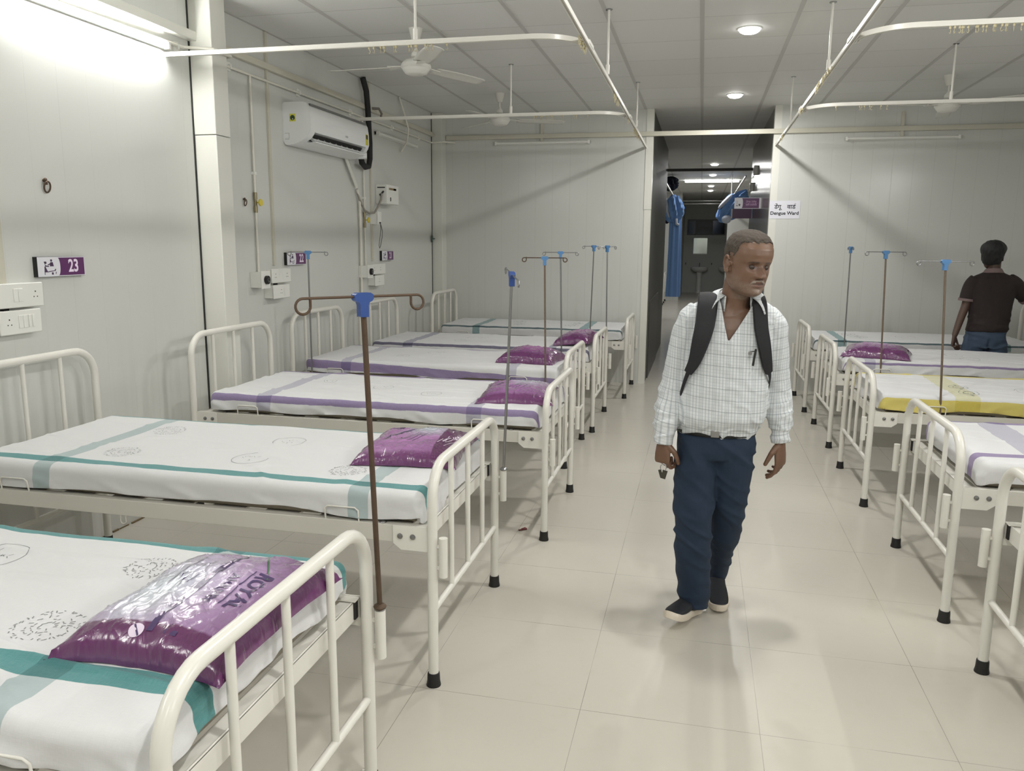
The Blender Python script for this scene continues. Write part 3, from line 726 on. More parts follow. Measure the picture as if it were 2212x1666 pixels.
def cross_pts(x0, y0, x1, ye, sgn):
    """from the wall at (x0,y0) to the aisle track at x1, curving towards +y"""
    R = .26
    p = [(x0, y0, ZT), ((x0+x1)/2, y0, ZT), (x1-sgn*R, y0, ZT)]
    for i in range(1, 13):
        a = PI/2*i/12
        p.append((x1-sgn*R+sgn*R*math.sin(a)-sgn*.012*(a > 1.4), y0+R*(1-math.cos(a)), ZT))
    return p
c1 = make_track('curtain_track', 'nearest white cross track on the left, passing in front of the nearest ceiling fan', cross_pts(-3.09, 4.355, -.665, 0, 1), [(-1.56, 4.36)])
c2 = make_track('curtain_track', 'farther white cross track on the left, passing above the air conditioner corner', cross_pts(-3.09, 6.87, -.67, 0, 1), [(-1.619, 6.87)])
c3 = make_track('curtain_track', 'nearest white cross track on the right, at the top right corner', cross_pts(3.29, 4.50, .73, 0, -1), [(2.4, 4.50)])
c4 = make_track('curtain_track', 'farther white cross track on the right, below the right ceiling fan', cross_pts(3.29, 6.80, .735, 0, -1), [(1.746, 6.80)])
r = random.Random(5)
runners(c1, [(x, 4.355) for x in (-1.83, -1.80, -1.76, -1.745, -1.735, -1.68, -1.665, -1.60, -1.58, -1.56, -1.55, -1.50, -1.49, -1.47, -1.38)], .004, 1)
runners(c2, [(x, 6.87) for x in (-1.42, -1.40, -1.36, -1.35, -1.31, -1.29, -1.27, -1.26, -1.19, -1.17, -1.08, -1.06, -.97)], .004, 2)
runners(c3, [(x, 4.50) for x in (1.12, 1.14, 1.16, 1.17, 1.18, 1.20, 1.235, 1.24, 1.27, 1.28, 1.31, 1.32, 1.35, 1.36, 1.37, 1.40, 1.43, 1.46)], .004, 3)
runners(c4, [(x, 6.80) for x in (.95, 1.12, 1.13, 1.15, 1.19, 1.20, 1.27, 1.31)], .004, 4)
runners(ltr, [(-.668, 4.33+.018*i) for i in range(16)]+[(-.66, 5.95+.03*i) for i in range(13)]+[(-.66, 7.15+.03*i) for i in range(3)]+[(-.66, 7.75+.04*i) for i in range(17)], .008, 5)
runners(rtr, [(.70, 5.35+.05*i) for i in range(15)]+[(.71, 6.85+.04*i) for i in range(5)]+[(.71, 8.3+.05*i) for i in range(8)], .008, 6)

# ------------------------------------------------------------------ ceiling fans
def make_fan(label, x, y, a0, blur=0):
    e = empty('ceiling_fan', (x, y, HC), a0, label, 'ceiling fan', 'white ceiling fans')
    MB().lathe([(.05, 0), (.048, -.005), (.03, -.075), (.022, -.085)], (0, 0, 0), 24).build('canopy', M_FAN, e)
    MB().tube([(0, 0, -.01), (0, 0, -.17)], .0085, 12).build('down_rod', M_FAN, e)
    MB().lathe([(.010, -.135), (.032, -.165), (.034, -.185), (.02, -.2)], (0, 0, 0), 20).build('lower_canopy', M_FAN, e)
    MB().lathe([(.03, -.195), (.075, -.21), (.100, -.232), (.106, -.246), (.106, -.262), (.098, -.268), (.096, -.272), (.088, -.286), (.084, -.288), (.078, -.298), (.055, -.308), (.02, -.312)], (0, 0, 0), 40).build('motor_housing', M_FAN, e)
    for k in range(3):
        a = 2*PI*k/3; Rm = Matrix.Rotation(a, 3, 'Z'); mb = MB(); V = []; n = 16
        for i in range(n+1):
            t = i/n; rr = .17+.49*t
            w = .055+.012*math.sin(t*PI) - (.02*(t > .97))
            sweep = -.012*t
            for j in range(7):
                q = (j/6-.5)*2; yy = q*w+sweep; zz = -.250-math.tan(math.radians(9))*yy-.010*(1-q*q)*0-.004*q*q-.03*t*.3
                V.append(Rm @ Vector((rr, yy, zz)))
        F = [(i*7+j, (i+1)*7+j, (i+1)*7+j+1, i*7+j+1) for i in range(n) for j in range(6)]
        mb.add(V, F, True); mb.sm = [True]*len(mb.f)
        b = mb.build('blade', M_FAN, e); sd = b.modifiers.new('s', 'SOLIDIFY'); sd.thickness = .003
        mb = MB(); mb.add([Rm @ Vector(p) for p in ((.085, -.02, -.247), (.085, .02, -.247), (.2, .038, -.250), (.2, -.038, -.257), (.085, -.02, -.251), (.085, .02, -.251), (.2, .038, -.256), (.2, -.038, -.263))],
               [(0, 1, 2, 3), (7, 6, 5, 4), (0, 4, 5, 1), (1, 5, 6, 2), (2, 6, 7, 3), (3, 7, 4, 0)])
        mb.build('blade_bracket', M_FAN, e)
    return e
make_fan('white three-blade ceiling fan nearest the camera, left of the aisle', -2.016, 5.64, math.radians(182))
make_fan('white ceiling fan farther back on the left, above the cross track', -2.031, 8.13, math.radians(20))
make_fan('white ceiling fan on the right side of the room', 2.031, 8.0, math.radians(200))

# ------------------------------------------------------------------ lamps
E_DL = emat('downlight_diffuser', (1, .985, .95, 1), 16)
E_TUBE = emat('lit_tube', (1, .995, .96, 1), 14)
E_TUBEH = emat('lit_tube_bright', (1, .995, .965, 1), TUBE_E)
def lamp_area(name, loc, rot, shape, size, energy, col=(1, .985, .955), sy=None, spread=PI, parent=None):
    l = bpy.data.lights.new(name, 'AREA'); l.shape = shape; l.size = size
    if sy: l.size_y = sy
    l.energy = energy; l.color = col; l.spread = spread
    o = bpy.data.objects.new(name, l); COL.objects.link(o); o.location = loc; o.rotation_euler = rot
    if parent is not None: o.parent = parent
    return o
def downlight(x, y, label, energy, group=None):
    e = empty('recessed_downlight', (x, y, HC), 0, label, 'ceiling light', group)
    MB().lathe([(.082, 0), (.082, -.006), (.074, -.008), (.072, -.003)], (0, 0, 0), 32).build('rim', M_WPLAST, e)
    MB().lathe([(.072, -.003), (.071, -.012), (.064, -.022), (.050, -.030), (.030, -.034), (.005, -.036)], (0, 0, 0), 32).build('diffuser', E_DL, e)
    lamp_area('lamp', (0, 0, -.040), (0, 0, 0), 'DISK', .14, energy, parent=e)
    return e
DLE = 30
for y, lab in ((8.598, 'round lit downlight in the ceiling just before the corridor'), (6.079, 'large round lit downlight in the ceiling above the aisle, nearest in view')):
    downlight(.25, y, lab, DLE, 'ceiling downlights over the aisle')
for y in (3.56, 1.04, -1.48):
    downlight(.25, y, 'round ceiling downlight over the aisle behind the camera view', DLE, 'ceiling downlights out of view')
for i, (y, lab) in enumerate(((15.65, 'round downlight beyond the corridor header, nearest of the far row'), (17.96, 'round downlight beyond the corridor, just before the far tube light'), (21.25, 'small round downlight beyond the far tube light'), (23.0, 'smallest and farthest round downlight in the ceiling'))):
    downlight(.16, y, lab, 13, 'far ceiling downlights')

def tube_light(label, loc, along, L, lit, energy=0, group=None, drop=None, hot=False):
    """batten with a tube, fixed on a wall; along = 'x' or 'y'; loc centre, normal n"""
    e = empty('tube_light', loc, 0 if along == 'x' else -PI/2, label, 'tube light', group)
    # local: x along, y away from wall is -y for 'x' (back wall) ; rotated for left wall
    MB().bb(-L/2, L/2, -.022, 0, -.018, .018).build('batten', M_WPLAST, e, bevel=.003)
    for sg in (-1, 1):
        MB().bb(sg*(L/2-.012)-.012, sg*(L/2-.012)+.012, -.05, 0, -.02, .02).build('end_holder', M_WPLAST, e, bevel=.003)
    MB().tube([(-L/2+.02, -.037, 0), (L/2-.02, -.037, 0)], .013, 16).build('tube', (E_TUBEH if hot else E_TUBE) if lit else M_WPLAST, e)
    return e
# tubes that are off
tube_light('unlit white tube light on the back wall left of the corridor', (-1.826, YB, 2.727), 'x', 1.10, False, group='unlit tube lights')
tube_light('unlit white tube light on the back wall right of the corridor', (1.965, YB, 2.705), 'x', 1.10, False, group='unlit tube lights')
e = tube_light('unlit white tube light on the left wall, between air conditioner and corner', (XL, 8.02, 2.625), 'y', 1.10, False, group='unlit tube lights')
e.rotation_euler = (0, 0, PI/2)
# the lit one at the upper left
e = tube_light('glaring lit tube light on the left wall at the top left corner', (XL, 3.74, 2.705), 'y', 1.22, True, hot=True)
e.rotation_euler = (0, 0, PI/2)
e = tube_light('added unseen tube light on the left wall behind the camera, brightening the room', (XL, -.2, 2.715), 'y', 1.22, True, group='added tube lights out of view')  # unseen tube added to light the room from behind the camera
e.rotation_euler = (0, 0, PI/2)
lamp_area('lamp', (0, -.055, -.005), (math.radians(-90), 0, 0), 'RECTANGLE', 1.14, 38, (1, .995, .975), .03, parent=e)
for yy in (3.0, -.2):  # unseen tubes added along the right wall to brighten the room
    e = tube_light('added unseen tube light on the right wall, brightening the room', (XR, yy, 2.715), 'y', 1.22, True, group='added tube lights out of view')
    lamp_area('lamp', (0, -.055, -.005), (math.radians(-90), 0, 0), 'RECTANGLE', 1.14, 38, (1, .995, .975), .03, parent=e)
# bright tube under the far ceiling
e = empty('tube_light', (.157, 19.46, HC-.02), 0, 'wide bright tube light under the ceiling far beyond the corridor', 'tube light')
MB().bb(-.60, .60, -.05, .05, -.03, .02).build('diffuser', E_TUBE, e, bevel=.01)
lamp_area('lamp', (0, 0, -.035), (0, 0, 0), 'RECTANGLE', 1.2, 30, (.93, .96, 1), .1, parent=e)

# ------------------------------------------------------------------ conduits, trunking, pipes
def thing(mb, name, m, label, cat, group=None, bevel=0):
    o = mb.build(name, m, bevel=bevel); tag(o, label, cat, group); return o
G = 'wall conduits and trunking'
thing(MB().bb(XL, XL+.05, YF, 4.60, 2.79, 2.845), 'trunking', M_PILLAR, 'thick white trunking high on the left wall, above the lit tube light', 'cable trunking', G, .004)
thing(MB().bb(XL, XL+.035, 4.76, 9.17, 2.80, 2.845), 'trunking', M_CONDUIT, 'ivory trunking along the top of the left wall behind the pillar', 'cable trunking', G, .004)
thing(MB().bb(-2.97, XR, YB-.03, YB, 2.775, 2.825), 'trunking', M_CONDUIT, 'long ivory trunking across the back wall and over the corridor mouth', 'cable trunking', G, .003)
thing(MB().tube([(XL+.018, 4.77, 2.722), (XL+.018, 9.12, 2.73), (-2.95, 9.15, 2.74), (-2.86, 9.31, 2.745)], .009, 10), 'gas_pipe', M_PIPEW, 'thin white pipe running level along the left wall above the air conditioner', 'pipe', 'thin pipes on the left wall')
thing(MB().tube([(XL+.018, 3.5, 2.72), (XL+.018, 4.5, 2.735), (-2.93, 4.585, 2.735), (-2.93, 4.77, 2.735), (XL+.018, 4.86, 2.73)], .010, 10), 'gas_pipe', M_PIPEW, 'thin white pipe bending around the pillar near the ceiling', 'pipe', 'thin pipes on the left wall')
for yc in (4.45, 5.0, 5.95, 6.9, 7.9, 8.7):
    thing(MB().bb(XL, XL+.012, yc-.02, yc+.02, 2.70, 2.755).bb(XL, XL+.030, yc-.006, yc+.006, 2.712, 2.742), 'pipe_clip', M_WPLAST, 'small white clip holding the level pipe on the left wall', 'clip', 'pipe clips on the left wall')
def gas_drop(y, zb, zv, lab):
    e = empty('gas_pipe', (XL, y, 0), 0, lab, 'pipe', 'gas pipes dropping down the left wall')
    MB().tube([(.018, .0, zb), (.018, 0, zv-.06)], .0085, 10).build('lower_pipe', M_PIPEW, e)
    MB().tube([(.018, .0, zv+.06), (.018, 0, 2.725)], .0085, 10).build('upper_pipe', M_PIPEW, e)
    MB().tube([(.018, 0, zv-.07), (.018, 0, zv-.025)], .0135, 8).tube([(.018, 0, zv-.025), (.018, 0, zv+.025)], .011, 8).tube([(.018, 0, zv+.025), (.018, 0, zv+.07)], .0135, 8).build('brass_valve', mat('dull_brass', srgb(150, 140, 112), .4, metal=.7), e)
    v = MB().tube([(.03, 0, zv), (.06, 0, zv)], .005, 8)
    v.lathe([(.004, .050), (.024, .052), (.026, .058), (.024, .064), (.004, .066)], (0, 0, zv), 10, 'X')
    v.build('yellow_knob', mat('yellow_handle', srgb(214, 196, 70), .45), e)
    MB().bb(0, .03, -.012, .012, zv+.19, zv+.21).build('clip', M_WPLAST, e)
    return e
gas_drop(5.245, 1.375, 1.865, 'white gas pipe with yellow-knobbed valve just behind the pillar')
gas_drop(7.155, 1.37, 1.80, 'white gas pipe with brass valve right of the air conditioner')
thing(MB().bb(XL, XL+.018, 5.475, 5.50, 1.42, 3.06), 'conduit', M_CONDUIT, 'tall ivory conduit rising from the socket box below plate 22 to the ceiling', 'conduit', G, .002)
thing(MB().bb(XL, XL+.018, 7.33, 7.358, 1.42, 3.06), 'conduit', M_CONDUIT, 'tall ivory conduit rising from the socket box left of plate 21', 'conduit', G, .002)
thing(MB().bb(XL, XL+.022, 3.03, 3.07, 1.395, 2.78), 'conduit', M_CONDUIT, 'ivory conduit at the left photo edge above the double socket box', 'conduit', G, .002)
thing(MB().bb(-1.845, -1.815, YB-.022, YB, 2.72, 2.97), 'conduit', M_CONDUIT, 'short conduit feeding the unlit tube light left of the corridor', 'conduit', G)
thing(MB().bb(1.945, 1.975, YB-.022, YB, 2.72, 2.97), 'conduit', M_CONDUIT, 'short conduit feeding the unlit tube light right of the corridor', 'conduit', G)

# ------------------------------------------------------------------ air conditioner
def ac():
    e = empty('air_conditioner', (XL, 5.715, 2.31), 0, 'white split air conditioner on the left wall with a yellow star label', 'air conditioner')
    W = 1.10
    prof = [(0, .03), (0, .30), (.01, .31), (.17, .31), (.195, .30), (.212, .27), (.222, .20), (.222, .12), (.210, .085), (.185, .055), (.150, .032), (.09, .008), (.03, .0), (.01, .008)]
    prof2 = prof[:8]+[(.216, .098), (.175, .098), (.135, .050), (.14, .028), (.09, .008), (.03, .0), (.01, .008)]
    M = Matrix(((1, 0, 0, 0), (0, 0, 1, 0), (0, 1, 0, 0), (0, 0, 0, 1)))
    MB().prism(prof2, .085, W-.055, M, smooth=True).prism(prof, 0, .085, M, smooth=True).prism(prof, W-.055, W, M, smooth=True).build('casing', M_ACP, e, bevel=.003, seg=2)
    MB().bb(.185, .2135, .03, W-.03, .285, .300, ).build('top_grille', mat('ac_grey_strip', srgb(120, 120, 118), .5), e)
    # outlet mouth: dark slot, vanes, hanging flap
    rot = Matrix.Rotation(math.radians(38), 3, 'Y')
    MB().box((.158, W/2+.015, .070), (.058, W-.142, .012), Matrix.Rotation(math.radians(-50), 3, 'Y')).build('outlet_slot', M_DARK, e)
    f = MB().box((.214, W/2+.01, .030), (.008, W-.16, .010), Matrix.Rotation(math.radians(20), 3, 'Y')).build('louver', M_ACP, e, bevel=.002)
    g = MB()
    for k in range(9):
        yy = .13+k*(W-.26)/8; g.box((.172, yy, .052), (.050, .006, .022), rot)
    g.box((.178, W/2+.01, .024), (.075, W-.16, .004), Matrix.Rotation(math.radians(-12), 3, 'Y')); g.box((.196, W/2+.01, .050), (.006, W-.18, .010), rot)
    g.build('vane', M_ACP, e)
    MB().bb(.03, .18, W, W+.06, .01, .07).build('drain_cover', M_ACP, e, bevel=.015)
    # stickers
    MB().bb(.055, .105, -.0015, -.0003, .17, .225).build('yellow_sticker', mat('sticker_yellow', srgb(216, 214, 88), .5), e)
    MB().lathe([(.019, -.0025), (.019, -.0012)], (.080, 0, .197), 20, 'Y').build('round_badge', mat('badge_green', srgb(44, 70, 56), .4), e)
    MB().bb(.0775, .0855, -.0034, -.0026, .184, .191).build('badge_dot', M_WPLAST, e)
    lm = MB()
    for a in ((.012, .048, .085, .0865), (.012, .048, .048, .0495), (.012, .048, .040, .0415), (.0465, .048, .048, .0865)): lm.bb(a[0], a[1], -.0012, -.0002, a[2], a[3])
    lm.build('small_label', mat('label_grey', srgb(120, 120, 120), .6), e)
    yl = mat('energy_label_yellow', srgb(206, 200, 60), .5)
    MB().bb(.2222, .2232, W-.075, W-.02, .115, .205).build('energy_label', yl, e)
    MB().bb(.2233, .2238, W-.07, W-.025, .165, .2).build('energy_label_dial', mat('label_dark', srgb(84, 82, 50), .5), e)
    t = MB()
    for k in range(4): t.bb(.2222, .2227, W*.56+k*.013, W*.56+k*.013+.009, .128, .142)
    t.build('maker_mark', mat('mark_grey', srgb(170, 172, 174), .4), e)
    return e
ac()
blk = mat('black_foam_insulation', srgb(30, 30, 31), .7, bump=.8, bscale=60)
thing(MB().tube([(XL+.06, 7.0, 2.36), (XL+.08, 6.98, 2.30), (XL+.06, 7.10, 2.275), (XL+.05, 7.20, 2.29), (XL+.045, 7.245, 2.36), (XL+.045, 7.25, 2.5), (XL+.045, 7.235, 2.64), (XL+.055, 7.20, 2.80), (XL+.06, 7.16, 2.95), (XL+.045, 7.12, 3.06)], .026, 12), 'insulated_refrigerant_pipe', blk, 'black foam-wrapped pipe looping from the air conditioner up to the ceiling', 'pipe')
thing(MB().tube([(XL+.03, 6.74, 2.33), (XL+.03, 6.82, 2.24), (XL+.03, 6.96, 2.09)], .020, 8, sx=.7), 'slanting_duct', M_PILLAR, 'white duct slanting down from under the air conditioner', 'duct')
thing(MB().tube([(XL+.025, 6.98, 2.07), (XL+.025, 7.03, 1.98), (XL+.02, 7.05, 1.7), (XL+.02, 7.045, 1.2), (XL+.02, 7.02, 0.0)], .013, 10), 'drain_hose', M_PIPEW, 'white drain hose hanging straight down the wall below the air conditioner', 'hose')
thing(MB().tube([(XL+.02, 6.98, 2.07), (XL+.03, 7.02, 1.98), (XL+.04, 7.10, 1.89), (XL+.045, 7.20, 1.865), (XL+.05, 7.32, 1.875), (XL+.05, 7.40, 1.93), (XL+.07, 7.44, 2.0), (XL+.07, 7.455, 2.06)], .010, 8), 'power_cable', mat('grey_cable', srgb(150, 146, 136), .5), 'thick grey cable sagging between the duct and the small control box', 'cable')
thing(MB().tube([(XL+.03, 7.35, 2.83), (XL+.09, 7.38, 2.83), (XL+.10, 7.42, 2.79), (XL+.09, 7.41, 2.74), (XL+.03, 7.38, 2.735)], .012, 8), 'bent_pipe_end', mat('grey_hose', srgb(128, 124, 116), .6), 'short grey bent hose beside the black foam-wrapped pipe', 'hose')
thing(MB().tube([(XL+.02, 8.10, 3.06), (XL+.05, 8.16, 2.9), (XL+.08, 8.20, 2.75), (XL+.06, 8.19, 2.62), (XL+.02, 8.13, 2.52)], .009, 8), 'dangling_cable', M_PIPEW, 'curved white cable hanging from the ceiling by the left wall', 'cable')

# control box, small plug box, clips, hooks, sockets
def control_box():
    e = empty('control_box', (XL, 7.47, 1.963), 0, 'white metal control box on the left wall above plate 21', 'control box')
    MB().bb(0, .12, 0, .31, 0, .185).build('case', M_WPLAST, e, bevel=.006)
    MB().bb(.1205, .1215, .05, .24, .135, .155).build('window', mat('amber_window', srgb(130, 110, 70), .3), e)
    MB().bb(.1205, .1215, .17, .24, .137, .153).build('pale_display', M_WPLAST, e)
    MB().bb(.02, .10, -.0015, -.0003, .150, .160).build('dark_slot', M_DARK, e)
    t = MB(); text_on(t, '0', .05, frame((.1212, .09, .045), (0, 1, 0), (0, 0, 1)), bold=.003); t.build('dial_mark', M_DARK, e)
    MB().tube([(.05, -.002, .09), (.07, -.02, .07)], .010, 10).tube([(.085, -.002, .12), (.07, -.015, .095)], .008, 8).build('cable_gland', M_BLACK, e)
    return e
control_box()
def plug_box():
    e = empty('plug_box', (XL, 7.32, 1.765), 0, 'small white plug box with a looped grey cord on the left wall', 'plug box')
    MB().bb(0, .075, 0, .085, 0, .115).build('case', M_WPLAST, e, bevel=.004)
    MB().bb(.075, .082, -.004, .092, -.004, .120).build('face_plate', M_WPLAST, e, bevel=.002)
    MB().bb(.082, .089, .035, .060, .010, .022).build('plug', M_DARK, e)
    MB().tube([(.088, .047, .012), (.09, .046, -.05), (.085, .03, -.14), (.08, .02, -.20), (.08, .035, -.225), (.08, .06, -.20), (.085, .09, -.12), (.088, .09, -.06), (.085, .06, .006)], .0035, 8).build('cord', mat('dark_grey_cord', srgb(104, 104, 100), .6), e)
    return e
plug_box()
thing(MB().bb(XL+.01, XL+.022, 9.10, 9.125, 1.60, 1.68).tube([(XL+.016, 9.11, 1.64), (XL+.03, 9.19, 1.645)], .006, 6).tube([(XL+.016, 9.10, 1.62), (XL+.025, 9.09, 1.73)], .005, 6), 'metal_latch', mat('green_grey_metal', srgb(70, 92, 84), .5, metal=.3), 'small dark green latch on the left wall by the corner post', 'latch')
def wall_ring(y, z, s, lab):
    mb = MB().tube([(XL, y, z+.040*s), (XL+.010, y, z+.040*s)], .007*s, 8).ell((XL+.012, y, z+.042*s), (.008*s, .009*s, .011*s))
    mb.tube([(XL+.012, y, z+.04*s), (XL+.014, y+.004, z+.02*s)], .006*s, 8)
    mb.tube([Vector((XL+.014+.004*math.cos(k*PI/10), y+.006*s+.019*s*math.sin(k*PI/10), z+.010*s+.026*s*math.cos(k*PI/10))) for k in range(20)], .0042*s, 8, closed=True)
    thing(mb, 'wall_ring', M_RUST, lab, 'ring', 'iron rings screwed in the left wall')
wall_ring(3.361, 1.835, 1.0, 'rusty iron ring on the left wall above plate 23')
wall_ring(5.117, 1.85, .8, 'dark iron ring on the left wall left of the yellow valve')

def socket_holes(mb, y, z, k=1.0):
    for dy, dz, r_ in ((0, .014, .0034), (-.010, -.010, .0028), (.010, -.010, .0028)):
        mb.lathe([(r_*k, -.0004), (r_*k, .0004)], (0, y+dy*k, z+dz*k), 8, 'X')
def switch_box(y0, z0, W, H, D, lab, slots, holes, gas=False):
    e = empty('switch_board', (XL, y0, z0), 0, lab, 'switch board', 'white switch boards on the left wall')
    MB().bb(0, D-.010, .004, W-.004, .004, H-.004).build('back_box', M_WPLAST, e, bevel=.003)
    fp = MB().bb(D-.010, D, 0, W, 0, H).build('face_plate', M_WPLAST, e, bevel=.006, seg=3)
    for (a, b) in slots:
        MB().bb(D, D+.004, a, b, H*.24, H*.78).build('rocker_switch', M_WPLAST, e, bevel=.0015)
    for (a) in holes:
        hb = MB(); socket_holes(hb, a, H/2); hb.v = [(x+D+.0006, yy, z) for x, yy, z in hb.v]; hb.build('socket_outlet', M_DARK, e)
    return e
switch_box(2.93, 1.285, .31, .112, .055, 'upper white switch and socket board at the left photo edge', [(.135, .16), (.162, .187)], [.045, .262])
switch_box(2.975, 1.165, .235, .110, .06, 'lower white switch board at the left photo edge, below the wider one', [(.10, .125), (.127, .152), (.157, .175), (.178, .192)], [.05])
switch_box(5.375, 1.292, .28, .105, .05, 'wide white switch board below plate 22', [], [.05, .22])
switch_box(5.335, 1.180, .238, .10, .08, 'smaller white switch board hanging below the one under plate 22', [], [.11])
switch_box(7.24, 1.290, .33, .10, .05, 'upper white switch board left of plate 21', [], [.05, .2])
switch_box(7.235, 1.182, .225, .10, .08, 'lower white switch board left of plate 21', [], [.10])
def gas_outlet(y0, lab):
    e = empty('gas_outlet', (XL, y0, 1.27), 0, lab, 'gas outlet', 'white gas outlets with black ports')
    MB().bb(0, .085, 0, .11, 0, .11).build('case', M_WPLAST, e, bevel=.003)
    MB().bb(.085, .092, -.002, .118, -.006, .118).build('face_plate', M_WPLAST, e, bevel=.002)
    MB().lathe([(.030, 0), (.030, .018), (.022, .020), (.020, .008)], (.092, .06, .055), 24, 'X').build('black_port', M_BLACK, e)
    MB().lathe([(.019, .0), (.018, .022), (.012, .022), (.010, .010)], (.092, .06, .055), 20, 'X').build('steel_ring', M_STEEL, e)
    return e
gas_outlet(5.155, 'white gas outlet with a black round port below the pipe behind the pillar')
gas_outlet(7.035, 'white gas outlet with a black round port right of the air conditioner hose')
for yy, zz, L, lab in ((5.47, 1.276, .02, 'short dark cable stub between the two boards below plate 22'), (7.34, 1.276, .02, 'short dark cable stub between the two boards left of plate 21'), (3.04, 1.268, .025, 'short dark cable stub between the two boards at the left photo edge')):
    thing(MB().bb(XL, XL+.02, yy, yy+.03, zz-.005, zz+L), 'cable_stub', M_DARK, lab, 'cable', 'dark cable stubs')

# ------------------------------------------------------------------ signs
M_PUR = mat('sign_purple', srgb(96, 48, 98), .35); M_SW = mat('sign_white', srgb(226, 226, 232), .35); M_PINKW = mat('sign_lettering', srgb(240, 226, 244), .4)
M_PICT = mat('pictogram_dark', srgb(74, 50, 82), .5)
def bed_sign(y0, txt, lab):
    W, H, D = .305, .096, .024
    e = empty('bed_number_plate', (XL, y0, 1.465-H/2), 0, lab, 'number plate', 'bed number plates on the left wall')
    MB().bb(0, D, 0, W, 0, H).build('backing', M_BLACK, e)
    F = frame((D+.0008, 0, 0), (0, 1, 0), (0, 0, 1))
    MB().prism([(.001, .001), (W-.001, .001), (W-.001, H-.001), (.001, H-.001)], 0, .001, F).build('white_face', M_SW, e)
    arcp = [(.128+.014*math.cos(a)*1.0, H/2+(H/2-.005)*math.sin(a)) for a in [(-PI/2+PI*k/16) for k in range(17)]]
    MB().prism([(W-.005, .005)]+[(W-.005, H-.005)]+arcp[::-1], .001, .0016, F).build('purple_field', M_PUR, e)
    t = MB(); text_on(t, txt, .086, frame((D+.0032, W*.745, H*.5), (0, 1, 0), (0, 0, 1)), bold=.0022, sx=.80); t.build('number', M_PINKW, e)
    p = MB()   # attendant and patient on a bed
    def q(pts): p.prism(pts, .001, .0018, F)
    disc = lambda cx, cy, r_: [(cx+r_*math.cos(k*PI/7), cy+r_*math.sin(k*PI/7)) for k in range(14)]
    q(disc(.086, .078, .006)); q([(.075, .050), (.100, .050), (.095, .070), (.080, .070)]); q([(.080, .066), (.062, .058), (.063, .054), (.082, .061)])
    q(disc(.050, .068, .006)); q([(.040, .072), (.044, .074), (.046, .050), (.068, .047), (.070, .051), (.048, .056)]); q([(.042, .050), (.047, .050), (.062, .022), (.040, .022)])
    q([(.062, .022), (.110, .028), (.110, .031), (.062, .026)]); q([(.104, .028), (.110, .028), (.112, .038), (.106, .036)]); q([(.084, .010), (.096, .010), (.094, .021), (.085, .021)]); q([(.108, .012), (.111, .012), (.114, .022), (.111, .024)]); q([(.040, .010), (.043, .010), (.044, .022), (.041, .022)])
    p.build('pictogram', M_PICT, e)
    return e
bed_sign(3.250, '23', 'purple and white plate numbered 23 on the left wall')
bed_sign(5.648, '22', 'purple and white plate numbered 22 below the air conditioner')
bed_sign(7.545, '21', 'purple and white plate numbered 21 near the corner')

pe = empty('paper_notice', (.697, YB, 1.885), 0, 'white paper notice reading Dengue Ward taped beside the corridor mouth', 'notice')
MB().bb(0, .317, -.0026, -.0014, 0, .19).build('sheet_of_paper', mat('paper', srgb(222, 222, 230), .8), pe)
mk = mat('black_print', srgb(38, 38, 44), .7)
t = MB(); F = frame((.158, -.0034, .058), (1, 0, 0), (0, 0, 1))
text_on(t, 'Dengue Ward', .050, F, bold=.0012, sx=1.02)
F2 = frame((.085, -.0034, .125), (1, 0, 0), (0, 0, 1)); text_on(t, '\u0921\u0947\u0902\u0917\u0942', .062, F2, bold=.0008)
F3 = frame((.225, -.0034, .125), (1, 0, 0), (0, 0, 1)); text_on(t, '\u0935\u093e\u0921', .062, F3, bold=.0008)
t.tube([(.262, -.0036, .146), (.256, -.0036, .152), (.260, -.0036, .158), (.270, -.0036, .160)], .0016, 5)
t.build('lettering', mk, pe)

# ------------------------------------------------------------------ corridor and rooms beyond
se = empty('hanging_sign', (.378, 10.8, 2.055), 0, 'small purple sign reading Dirty Utility sticking out of the corridor wall', 'sign')
MB().bb(0, .318, -.008, .008, 0, .135).build('board', M_SW, se)
F = frame((0, -.0085, 0), (1, 0, 0), (0, 0, 1))
arcp = [(.088+.016*math.cos(a), .0675+.062*math.sin(a)) for a in [(-PI/2+PI*k/14) for k in range(15)]]
MB().prism([(.300, .006), (.300, .129)]+arcp[::-1], 0, .001, F).build('purple_field', M_PUR, se)
t = MB(); lw = mat('sign_pink_letters', srgb(206, 168, 204), .5)
text_on(t, 'Dirty Utility', .036, frame((.205, -.0102, .088), (1, 0, 0), (0, 0, 1)), bold=.0004, sx=.72)
text_on(t, '\u092e\u0932\u093f\u0928 \u0909\u092a\u092f\u094b\u0917\u093f\u0924\u093e', .034, frame((.205, -.0102, .046), (1, 0, 0), (0, 0, 1)), bold=.0004, sx=.66)
t.bb(.12, .29, -.0102, -.0098, .0665, .068); t.build('lettering', lw, se)
p = MB(); p.prism([(.030, .04), (.033, .04), (.033, .10), (.030, .10)], 0, .001, F); p.prism([(.018, .033), (.045, .033), (.043, .040), (.022, .040)], 0, .001, F); p.prism([(.050, .058), (.074, .058), (.069, .033), (.055, .033)], 0, .001, F)
p.build('mop_and_bucket_pictogram', M_PICT, se)
MB().bb(.318, .322, -.008, .008, .0, .135).build('wall_bracket', M_WPLAST, se)
s2 = empty('hanging_sign', (.40, 12.6, 1.99), 0, 'dark purple sign half hidden behind the Dirty Utility sign', 'sign')
MB().bb(0, .29, -.008, .008, 0, .14).build('board', M_PUR, s2)
MB().bb(0, .02, -.010, -.008, 0, .14).build('edge_strip', M_SW, s2)
